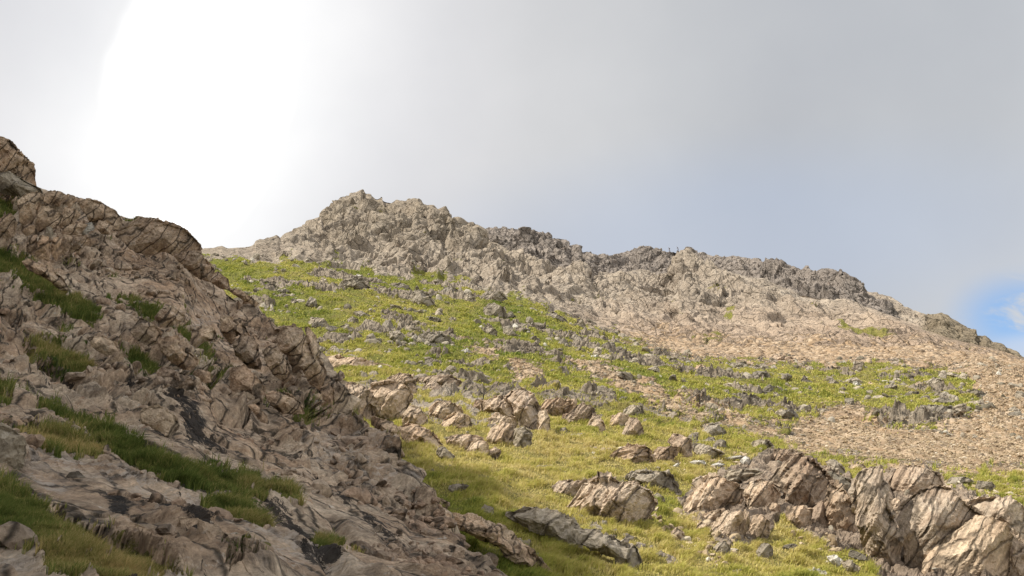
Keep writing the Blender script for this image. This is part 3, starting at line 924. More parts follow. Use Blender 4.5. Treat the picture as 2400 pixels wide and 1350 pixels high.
def traced(crop, pts, kind, label, name='boulder', cat='boulder', group=None, thick=0.8, n=None, on='hill', D=None, amt=1.0, layers=1.0, sink=0.15, blocky=3.2, face=None, big=1.0):
    s, ox, oy = CROP[crop]
    used_seed[0] += 17
    seed = used_seed[0]
    r = np.random.default_rng(seed)
    p = np.array(pts, float) / s + [ox, oy]
    x, y = p[:, 0], p[:, 1]
    x1, y1 = np.roll(x, -1), np.roll(y, -1)
    A = (x * y1 - x1 * y)
    cu, cv = ((x + x1) * A).sum() / (3 * A.sum()), ((y + y1) * A).sum() / (3 * A.sum())
    hpx = y.max() - y.min()
    low = p[:, 1] > cv + 0.25 * hpx
    sheet = hill if on == 'hill' else left
    Db = D if D else sheet.depth(float(np.clip(cu, -880, 3000)), min(y.max() - 0.06 * hpx, 1900))
    m = Db / F
    W_, H_ = (x.max() - x.min()) * m, hpx * m
    T = thick * 0.25 * (W_ + H_)
    Dc = Db + (T * 0.45 if on == 'hill' else -0.014 * Db - T * (0.15 if y.min() < rim(cu) + 12 else 0.30))
    m = Dc / F
    q = p.copy()
    q[low, 1] += sink * hpx                                  # the foot goes into the ground
    q = (q - [cu, cv]) * [1, -1] * m * (1.06 if on == 'hill' else 1.0)
    # outline radius by angle
    th = np.linspace(-np.pi, np.pi, 361)
    dx, dy = np.cos(th), np.sin(th)
    Rr = np.zeros(len(th))
    for i in range(len(q)):
        a, b = q[i - 1], q[i]
        e = b - a
        den = dx * e[1] - dy * e[0]
        t = (a[0] * e[1] - a[1] * e[0]) / np.where(abs(den) < 1e-12, 1e-12, den)
        k = (a[0] * dy - a[1] * dx) / np.where(abs(den) < 1e-12, 1e-12, den)
        ok = (t > 0) & (k >= -1e-6) & (k <= 1 + 1e-6)
        Rr = np.where(ok, np.maximum(Rr, t), Rr)
    Rr = np.where(Rr <= 0, np.median(Rr), Rr)
    pix = max(W_, H_) / m * 1024 / 2400
    sub = 4 if pix < 26 else (5 if pix < 80 else 6)
    v, f = ico(sub)
    a, b, c = v[:, 0], v[:, 1], v[:, 2]
    rho = np.hypot(a, b) + 1e-9
    nn = (rho ** blocky + abs(c) ** blocky) ** (1 / blocky)
    ca, sa = a / rho, b / rho
    X = np.stack([ca * rho / nn, sa * rho / nn, c / nn], -1)
    X0 = X.copy()
    planes = [((0.80, -0.05, 0.60), r.uniform(.56, .70)), ((-0.50, 0.45, 0.74), r.uniform(.70, .82)), ((0.05, 0.80, 0.60), r.uniform(.70, .84)), ((0.1, -0.6, 0.8), r.uniform(.72, .9))]
    if face: planes = face
    for k in range(4):
        nv = r.normal(size=3); nv[2] = abs(nv[2]) + 0.45
        planes.append((nv, r.uniform(.74, .92)))
    for k in range(3):
        nv = r.normal(size=3); nv[2] = -abs(nv[2]) - 0.5
        planes.append((nv, r.uniform(.7, .9)))
    for nv, dd in planes:                                    # facets cut the depth only, the outline stays
        nv = np.array(nv, float); nv /= np.linalg.norm(nv)
        s_ = X @ nv
        cc_ = (dd - X[:, :2] @ nv[:2]) / nv[2]
        over = (s_ > dd) & (X0[:, 2] * nv[2] > 0)
        cc_ = np.clip(cc_, -0.25, 1) if nv[2] > 0 else np.clip(cc_, -1, 0.25)
        X[:, 2] = np.where(over, cc_, X[:, 2])
    R_ = np.interp(np.arctan2(sa, ca), th, Rr)
    loc2 = X[:, :2] * R_[:, None]
    view = unitdir(cu, cv)
    right = np.cross(view, [0, 0, 1]); right /= np.linalg.norm(right)
    upv = np.cross(right, view)
    w3 = loc2[:, :1] * right + loc2[:, 1:] * upv - X[:, 2:3] * T * view
    nl = n or (-0.78 + r.normal() * .08, 0.2, 0.55 + r.normal() * .08)
    S = math.sqrt(W_ * H_)
    w3 = relief(w3, f, S, seed, nl, amt, layers, big)
    c3 = at(cu, cv, Dc)
    base = c3 + upv * (q[:, 1].min())
    me = mesh_from(name, w3 + (c3 - base), faces3=f, mat=MATS[kind])
    o = link(name, me, loc=tuple(base))
    rock_count[0] += 1
    return tag(o, label, cat, group, 'thing')


B_, O_ = ('boulder', 'boulder'), ('rock_outcrop', 'outcrop')
STEEP = (-0.80, 0.2, 0.50); FLAT = (-0.25, 0.1, 0.95); VERT = (0.97, 0.1, 0.2)
SQ = 'boulders in the row across the grassy hollow'
# --- the row of boulders below the slope
T = lambda c, k, pts, lab, nk=B_, **kw: traced(c, pts, k, lab, nk[0], nk[1], **kw)
T('D', 'p', [(385, 300), (430, 250), (520, 230), (600, 250), (645, 300), (630, 360), (605, 420), (560, 465), (500, 460), (440, 430), (405, 360)], 'big pale slab-faced boulder with rows of dark pits, leftmost of the sunlit row', thick=0.9, group=SQ, big=0.5)
T('D', 'p', [(600, 425), (640, 370), (700, 385), (735, 440), (745, 495), (690, 490), (600, 475)], 'broken dark-sided blocks leaning on the right of the pitted slab boulder', O_, group=SQ)
T('D', 'p', [(525, 210), (580, 185), (650, 195), (672, 250), (692, 325), (650, 315), (610, 262), (535, 240)], 'rounded ledge rising behind the pitted slab boulder', O_)
T('D', 'p', [(698, 305), (720, 250), (780, 225), (830, 270), (828, 315)], 'round-topped brown boulder between the ledge and the dry grass strip')
T('D', 'b', [(660, 225), (740, 198), (860, 192), (935, 230), (922, 275), (850, 270), (800, 240), (720, 245)], 'long rusty brown rock ridge at the head of the boulder row', O_)
T('D', 'p', [(755, 385), (800, 350), (870, 346), (925, 380), (940, 412), (865, 440), (820, 485), (760, 475)], 'domed pale boulder with curved split seams right of the pitted slab', group=SQ)
T('D', 'p', [(845, 445), (915, 408), (980, 438), (1012, 515), (930, 522), (835, 518), (818, 485)], 'cracked block in front of the domed boulder with a dark hole beside it', group=SQ)
T('D', 'b', [(1000, 385), (1018, 338), (1062, 333), (1070, 382), (1022, 396)], 'small brown block at the left foot of the tallest boulder')
T('D', 'p', [(1055, 345), (1150, 318), (1205, 330), (1245, 385), (1262, 455), (1200, 445), (1150, 405), (1055, 402)], 'sloping lichen-spotted block leaning against the left side of the tallest boulder', group=SQ)
T('D', 'p', [(1190, 330), (1240, 285), (1300, 278), (1345, 310), (1378, 370), (1385, 430), (1372, 505), (1340, 532), (1290, 500), (1255, 450), (1235, 385)], 'tallest round-backed pinkish boulder in the middle of the row', group=SQ, thick=1.0, big=0.6)
T('D', 'p', [(1380, 412), (1420, 398), (1443, 440), (1444, 500), (1430, 542), (1370, 535), (1372, 465)], 'upright dark-sided block joined to the right of the tallest boulder', group=SQ, big=.5)
T('D', 'p', [(1095, 442), (1140, 418), (1240, 436), (1255, 485), (1180, 478), (1120, 505), (1095, 485)], 'low tilted block below the lichen-spotted one and above the wedge boulder', group=SQ)
T('D', 'p', [(1083, 560), (1110, 500), (1180, 466), (1240, 488), (1250, 530), (1238, 603), (1170, 594), (1090, 585)], 'wedge-shaped pale boulder with a flat sloping face, front of the tallest boulder', group=SQ, big=0.5)
T('D', 'g', [(1242, 505), (1300, 497), (1338, 530), (1334, 605), (1290, 624), (1238, 604)], 'squarish cracked grey block touching the right of the wedge boulder', group=SQ)
T('D', 'p', [(848, 572), (880, 543), (970, 536), (1062, 558), (985, 612), (960, 642), (880, 612)], 'flat pitted slab boulder lying low in front of the domed boulder', group=SQ, big=0.5)
T('D', 'p', [(968, 632), (1000, 580), (1050, 557), (1088, 590), (1093, 640), (1062, 664), (990, 657)], 'angular block standing against the flat pitted slab', group=SQ)
T('D', 'b', [(1088, 632), (1130, 608), (1164, 630), (1142, 667), (1090, 662)], 'small brown stone at the right foot of the angular block')
T('D', 'p', [(572, 500), (640, 478), (720, 498), (782, 540), (834, 592), (828, 622), (760, 602), (700, 582), (640, 592), (600, 552)], 'layered outcrop running down towards the grass below the pitted slab', O_)
T('D', 'g', [(798, 612), (832, 604), (902, 670), (897, 697), (850, 682), (800, 652)], 'string of small grey stones ending in the dry grass', O_)
T('D', 'b', [(430, 445), (540, 468), (572, 510), (572, 565), (642, 684), (560, 625), (500, 545), (430, 485)], 'narrow rock spine running down beside the shaded hillside', O_)
T('D', 'b', [(1388, 382), (1430, 333), (1500, 328), (1582, 343), (1585, 372), (1530, 422), (1450, 437), (1400, 412)], 'rust-brown hump with fine diagonal layers right of the tallest boulder', layers=1.8, group=SQ)
T('D', 'b', [(1518, 442), (1580, 398), (1620, 362), (1692, 372), (1694, 430), (1652, 492), (1590, 492), (1530, 464)], 'tilted layered boulder with a bright left slope, third right of the tallest', layers=1.8, group=SQ)
T('D', 'p', [(1658, 495), (1690, 430), (1722, 425), (1755, 470), (1764, 520), (1700, 524)], 'low block at the right foot of the tilted layered boulder', group=SQ)
T('D', 'p', [(1768, 485), (1810, 430), (1852, 408), (1895, 430), (1892, 462), (1832, 503)], 'sloping slabby boulder at the right end of the upper row', group=SQ)
T('D', 'p', [(1862, 532), (1880, 480), (1905, 440), (1950, 445), (1975, 490), (1985, 550), (1930, 560)], 'pointed pinkish boulder in front of the right end of the row', group=SQ, big=.6)
T('D', 'g', [(1868, 402), (1900, 372), (1970, 368), (1990, 430), (1900, 435)], 'grey rock mound behind the pointed pinkish boulder', O_)
T('D', 's', [(200, 275), (260, 238), (340, 248), (402, 292), (432, 362), (434, 455), (380, 470), (300, 435), (228, 372)], 'large reddish boulder at the edge of the shaded spur beside the pitted slab', thick=0.9, big=.6)
# --- pale shelf by the spur
T('D', 'p', [(120, 130), (140, 95), (230, 92), (330, 95), (420, 120), (530, 145), (500, 180), (380, 175), (250, 180), (150, 170)], 'whitish broken rock shelf above the dry grass beside the shaded spur', O_)
# --- mid basin
T('E', 'b', [(690, 648), (760, 600), (820, 584), (910, 584), (962, 610), (992, 680), (1002, 712), (900, 718), (770, 712), (700, 690)], 'big layered oval boulder alone on the open grass', layers=2.4, n=FLAT)
T('E', 'b', [(978, 664), (1030, 600), (1120, 583), (1162, 600), (1142, 652), (1112, 693), (1020, 693)], 'cracked layered boulder touching the right of the big oval one', layers=2.0, n=FLAT)
T('E', 'p', [(1098, 560), (1140, 505), (1200, 515), (1255, 540), (1260, 600), (1248, 672), (1180, 664), (1150, 610)], 'upright layered outcrop behind the cracked layered boulder', O_)
T('E', 'g', [(1268, 572), (1330, 568), (1400, 598), (1490, 640), (1405, 672), (1340, 668), (1280, 622)], 'low ribbed outcrop sloping right from the upright layered one', O_)
T('E', 'p', [(400, 1012), (450, 950), (510, 860), (620, 818), (700, 816), (770, 860), (860, 870), (950, 905), (1002, 990), (960, 1042), (880, 1092), (840, 1142), (700, 1133), (600, 1090), (520, 1060)], 'broad pale pink rock mass with a hollow in its top, centre of the lower meadow', O_, thick=0.7, big=0.8)
T('E', 'p', [(285, 872), (340, 833), (420, 833), (512, 828), (512, 862), (442, 932), (410, 952), (350, 942), (300, 912)], 'low whitish-pink rock at the left end of the broad pale mass', O_)
T('E', 'g', [(800, 805), (850, 768), (950, 764), (1080, 773), (1122, 800), (1142, 852), (1172, 897), (1080, 902), (960, 892), (900, 855), (830, 836)], 'rough grey knobbly outcrop behind the broad pale mass', O_)
T('E', 'b', [(770, 880), (800, 838), (870, 832), (905, 870), (900, 930), (840, 950), (785, 930)], 'rusty brown block set in the hollow of the broad pale mass', n=FLAT)
T('E', 'b', [(630, 920), (650, 885), (720, 875), (768, 900), (765, 940), (690, 955), (640, 950)], 'flat-topped pinkish block left of the rusty one on the pale mass', n=FLAT)
T('E', 'g', [(985, 945), (1020, 918), (1060, 940), (1075, 975), (1010, 1000), (985, 980)], 'grey block at the right end of the broad pale mass', O_)
T('E', 'g', [(580, 835), (620, 795), (655, 785), (660, 805), (600, 838)], 'thin grey slab leaning on the back edge of the pale mass', ('rock_slab', 'slab'), n=STEEP)
T('E', 'p', [(1165, 1042), (1210, 970), (1280, 900), (1330, 838), (1400, 803), (1462, 803), (1500, 828), (1572, 868), (1604, 920), (1594, 982), (1510, 1014), (1400, 1064), (1290, 1088), (1180, 1073)], 'tilted crag of stacked diagonal slabs right of the green hollow', O_, thick=0.9, layers=2.2)
T('E', 'p', [(1278, 1102), (1370, 1058), (1472, 1032), (1500, 1070), (1400, 1124), (1300, 1153)], 'long pointed slab jutting left under the tilted crag', ('rock_slab', 'slab'), n=STEEP)
T('E', 'p', [(1288, 1182), (1320, 1118), (1372, 1138), (1374, 1202), (1320, 1214)], 'pale upright stone at the foot of the tilted crag')
T('E', 'p', [(1388, 1195), (1430, 1110), (1520, 1058), (1602, 1048), (1625, 1090), (1594, 1174), (1534, 1263), (1470, 1235)], 'big blocky boulder with a lit left face below the tilted crag', thick=1.0)
T('E', 'b', [(1565, 1250), (1610, 1140), (1640, 1038), (1674, 1058), (1664, 1152), (1604, 1235)], 'thin standing slab behind the big blocky boulder', ('rock_slab', 'slab'), n=VERT)
T('E', 'b', [(1668, 1145), (1700, 1076), (1762, 1076), (1804, 1120), (1794, 1205), (1740, 1236), (1680, 1205)], 'brown splintered block right of the thin standing slab', layers=1.8)
T('E', 'g', [(1482, 820), (1500, 785), (1530, 748), (1600, 753), (1700, 758), (1755, 775), (1680, 802), (1560, 844), (1490, 844)], 'stack of flat grey slabs lying across the top of the tilted crag', ('slab_stack', 'slabs'), layers=2.5, n=FLAT)
T('E', 'w', [(1588, 724), (1610, 680), (1642, 658), (1682, 690), (1692, 724)], 'round white boulder above the stack of flat slabs')
T('E', 'w', [(1455, 678), (1500, 664), (1600, 655), (1640, 660), (1560, 678), (1470, 686)], 'long thin white slab lying flat left of the round white boulder', ('rock_slab', 'slab'), n=FLAT)
T('E', 'p', [(1635, 915), (1690, 848), (1762, 828), (1810, 858), (1840, 920), (1820, 985), (1740, 1034), (1670, 1004)], 'smooth pink slab face between the tilted crag and the dark crag', O_, big=.3)
T('E', 'g', [(130, 745), (200, 720), (270, 722), (330, 745), (380, 770), (340, 785), (240, 775), (160, 768)], 'flat cluster of grey slabs in the meadow left of the oval boulder', ('slab_stack', 'slabs'), n=FLAT)
T('E', 'g', [(338, 488), (345, 462), (375, 452), (402, 488), (370, 500)], 'small grey stone in the grass below the tilted layered boulder')
T('E', 'g', [(405, 520), (430, 500), (500, 498), (545, 515), (530, 535), (440, 530)], 'low flat grey rock right of the small grey stone')
T('E', 'w', [(618, 585), (640, 545), (665, 548), (682, 582), (650, 590)], 'small pale pointed stone alone above the oval boulder')
T('E', 'w', [(545, 632), (570, 625), (615, 640), (600, 648), (555, 644)], 'small white slab flat in the grass left of the oval boulder', ('rock_slab', 'slab'), n=FLAT)
T('E', 'w', [(560, 668), (590, 658), (632, 680), (610, 688)], 'thin pale slab below the small white slab', ('rock_slab', 'slab'), n=FLAT)
T('E', 'w', [(1130, 725), (1165, 705), (1182, 715), (1150, 735)], 'pale slab in the grass below the cracked layered boulder', ('rock_slab', 'slab'), n=FLAT)
T('E', 'w', [(1405, 715), (1450, 704), (1500, 715), (1460, 730), (1412, 728)], 'whitish flat slab left of the round white boulder', ('rock_slab', 'slab'), n=FLAT)
T('E', 'w', [(1250, 700), (1290, 686), (1350, 690), (1360, 706), (1290, 712)], 'pale flat rock under the ribbed outcrop', ('rock_slab', 'slab'), n=FLAT)
T('E', 'd', [(610, 1130), (635, 1108), (665, 1115), (674, 1140), (640, 1150)], 'dark brown stone perched above the shaded grey outcrop')
T('E', 'p', [(1120, 1190), (1150, 1160), (1200, 1190), (1215, 1230), (1160, 1238), (1125, 1215)], 'pale stone in the rubble below the green hollow')
T('E', 'g', [(1420, 1300), (1450, 1268), (1500, 1262), (1530, 1300), (1520, 1345), (1460, 1350), (1425, 1335)], 'round grey boulder below the big blocky boulder')
T('E', 'g', [(1350, 545), (1360, 510), (1340, 480), (1390, 432), (1450, 430), (1480, 470), (1500, 495), (1440, 508)], 'grey knobbly outcrop in the green patch above the meadow', O_)
T('E', 'g', [(780, 350), (800, 320), (860, 303), (900, 325), (905, 375), (850, 388), (800, 372)], 'rounded grey boulder above the sloping slabby boulder')
# --- right crags
T('F', 'b', [(345, 405), (400, 350), (480, 346), (600, 378), (606, 422), (540, 445), (420, 455), (365, 435)], 'layered brown ridge along the top of the dark crag', O_, layers=2.0)
T('F', 'b', [(345, 600), (440, 500), (500, 448), (600, 408), (705, 458), (775, 530), (820, 600), (805, 685), (775, 768), (700, 796), (600, 825), (500, 805), (478, 700), (415, 650)], 'big dark-browed crag with curved diagonal layers', O_, thick=0.9, layers=2.0, big=.8)
T('F', 'p', [(158, 685), (210, 608), (280, 598), (362, 630), (424, 702), (382, 764), (300, 806), (200, 786)], 'smooth pale pink slab left of the dark-browed crag', O_, big=.3)
T('F', 'p', [(495, 805), (620, 798), (684, 830), (654, 925), (604, 968), (540, 955), (486, 905)], 'pinkish rubble face at the foot of the dark-browed crag', O_)
T('F', 'b', [(650, 905), (700, 800), (772, 762), (814, 860), (814, 965), (740, 965), (690, 956)], 'leaning brown slab block under the dark-browed crag', big=.4)
T('F', 'b', [(805, 720), (830, 640), (900, 636), (955, 690), (995, 760), (1034, 860), (1004, 965), (950, 1005), (880, 985), (815, 920)], 'dark reddish crumbling cliff in the recess between the two crags', O_, amt=1.4)
T('F', 'd', [(825, 525), (900, 556), (980, 588), (1004, 640), (940, 684), (830, 645)], 'dark broken rock on top of the crumbling cliff', O_)
T('F', 'p', [(788, 482), (830, 486), (854, 540), (800, 545)], 'small round pinkish stone behind the crest of the dark-browed crag')
T('F', 'g', [(798, 445), (840, 432), (885, 440), (936, 500), (934, 552), (860, 545), (820, 490)], 'grey rock pile behind the dark-browed crag', O_)
T('F', 'p', [(1030, 705), (1050, 618), (1110, 536), (1180, 512), (1272, 512), (1264, 600), (1290, 680), (1275, 780), (1305, 870), (1325, 960), (1385, 1030), (1315, 1090), (1334, 1200), (1355, 1288), (1290, 1275), (1180, 1195), (1095, 1085), (1055, 960), (1035, 800)],
  'tall narrow pink fin with fine diagonal seams left of the grassy cleft', O_, thick=0.8, layers=1.6, big=0.3, amt=0.7)
T('F', 'p', [(1290, 742), (1370, 738), (1404, 800), (1374, 875), (1308, 865)], 'whitish block wedged in the grassy cleft between the pink crags')
T('F', 'p', [(1305, 605), (1350, 528), (1420, 487), (1520, 487), (1600, 517), (1682, 558), (1704, 640), (1644, 674), (1560, 725), (1480, 745), (1400, 725), (1340, 695)], 'upper rounded shoulder of the big pink crag', O_, layers=1.6, big=0.4, amt=0.75)
T('F', 'p', [(1390, 905), (1440, 798), (1560, 707), (1690, 662), (1792, 688), (1854, 770), (1994, 880), (1964, 965), (1800, 1065), (1700, 1125), (1620, 1205), (1564, 1338), (1480, 1295), (1425, 1190), (1412, 1040)],
  'huge sunlit pink face with long diagonal seams right of the cleft', O_, thick=0.8, layers=1.5, big=0.22, amt=.6)
T('F', 'p', [(1590, 1245), (1690, 1120), (1800, 1048), (1900, 978), (2000, 897), (2100, 917), (2204, 960), (2234, 1060), (2204, 1152), (2196, 1262), (2140, 1400), (1580, 1400)], 'lowest broad pink slab at the bottom right corner of the crag', O_, thick=0.7, layers=0.9, big=0.22, amt=.6)
T('F', 'p', [(1945, 815), (2000, 747), (2150, 736), (2262, 736), (2335, 800), (2360, 950), (2350, 1110), (2280, 1055), (2240, 985), (2150, 925), (2000, 885)], 'rounded pink bluff at the right end of the big crag', O_, big=.35, amt=.75)
T('F', 'p', [(2205, 1062), (2290, 1048), (2400, 1120), (2420, 1420), (2130, 1420), (2200, 1235)], 'shadow-sided dark seamed buttress at the right edge', O_, layers=1.8)
T('F', 'p', [(1718, 632), (1790, 636), (1864, 720), (1844, 745), (1760, 695)], 'low pinkish rib behind the shoulder of the big crag', O_)
T('F', 'p', [(1848, 752), (1920, 742), (1984, 770), (1934, 825), (1870, 795)], 'flat pinkish rock on top of the huge sunlit face')
T('F', 'b', [(318, 815), (370, 768), (424, 790), (424, 855), (370, 865)], 'brown block below the smooth pale pink slab')
T('F', 'g', [(243, 1155), (290, 1098), (350, 1098), (374, 1150), (332, 1205), (270, 1195)], 'grey boulder alone on the lower grass below the splintered block')
T('F', 'w', [(808, 1195), (880, 1186), (924, 1230), (884, 1264), (830, 1235)], 'pale angular stone in the grass below the crumbling cliff')
T('F', 'g', [(918, 1245), (990, 1226), (1054, 1280), (1044, 1314), (960, 1294)], 'grey ribbed rock beside the pale angular stone')
T('F', 'g', [(198, 345), (220, 288), (270, 268), (342, 278), (374, 330), (334, 354), (240, 354)], 'dome-shaped grey boulder above the layered brown ridge', layers=2)
T('F', 'p', [(958, 502), (1000, 468), (1082, 467), (1114, 500), (1054, 518)], 'low smooth pink hump on the rubble above the crumbling cliff')
T('F', 'g', [(1752, 615), (1800, 573), (1882, 568), (1956, 600), (1904, 634), (1800, 634)], 'flat grey outcrop on the turf behind the big crag', O_)
T('F', 'g', [(1982, 645), (2010, 598), (2102, 608), (2124, 642), (2082, 668), (2000, 664)], 'grey ribbed outcrop right of the flat one behind the big crag', O_)
T('F', 'w', [(500, 1345), (560, 1320), (640, 1315), (700, 1290), (780, 1330), (770, 1365), (560, 1370)], 'heap of whitish stones at the bottom edge of the meadow', ('stone_heap', 'stones'), amt=1.6)
T('F', 'g', [(20, 1350), (60, 1300), (120, 1300), (160, 1345), (120, 1380), (30, 1380)], 'grey rock cut by the bottom edge of the picture')
# --- shaded outcrops along the foot of the spur
T('D', 'g', [(1205, 1003), (1310, 968), (1380, 962), (1484, 983), (1584, 1038), (1604, 1100), (1604, 1175), (1480, 1126), (1380, 1098), (1285, 1048)], 'rounded grey outcrop in the shade with moss along its top', O_)
T('D', 'g', [(1590, 1082), (1720, 1088), (1800, 1128), (1936, 1200), (1980, 1310), (1850, 1238), (1740, 1218), (1615, 1168)], 'grey pitted outcrop running on down to the right of the mossy one', O_)
T('D', 's', [(815, 1030), (880, 998), (980, 1006), (1110, 1056), (1224, 1106), (1244, 1150), (1324, 1190), (1410, 1255), (1405, 1300), (1280, 1238), (1150, 1168), (1030, 1130), (900, 1088)], 'long brown rock rib between the slab and the shaded grass', O_)
T('D', 'g', [(1042, 972), (1070, 942), (1118, 958), (1124, 1000), (1082, 1014)], 'angular grey stone in the shaded green grass')
T('D', 'g', [(865, 850), (885, 822), (940, 822), (975, 832), (930, 855), (895, 872)], 'small flat grey rock in the grass at the edge of the shade')
T('D', 's', [(690, 905), (730, 888), (800, 900), (860, 930), (850, 950), (760, 945)], 'dark brown ledge where the slab meets the grass', O_)
T('D', 's', [(420, 685), (470, 660), (540, 672), (598, 720), (600, 800), (540, 790), (470, 745)], 'round-ended boulder at the edge of the slab above the grass')
T('D', 's', [(720, 1060), (800, 1130), (900, 1160), (940, 1230), (860, 1210), (760, 1150), (690, 1080)], 'brown rock step beside the lower slab', O_)
T('D', 's', [(118, 390), (170, 376), (220, 400), (240, 470), (200, 490), (130, 450)], 'small round-topped boulder below the large reddish one at the spur edge')
T('D', 's', [(75, 475), (150, 455), (250, 490), (320, 560), (300, 580), (180, 545), (85, 520)], 'low jointed rock row under the small round-topped boulder', O_)
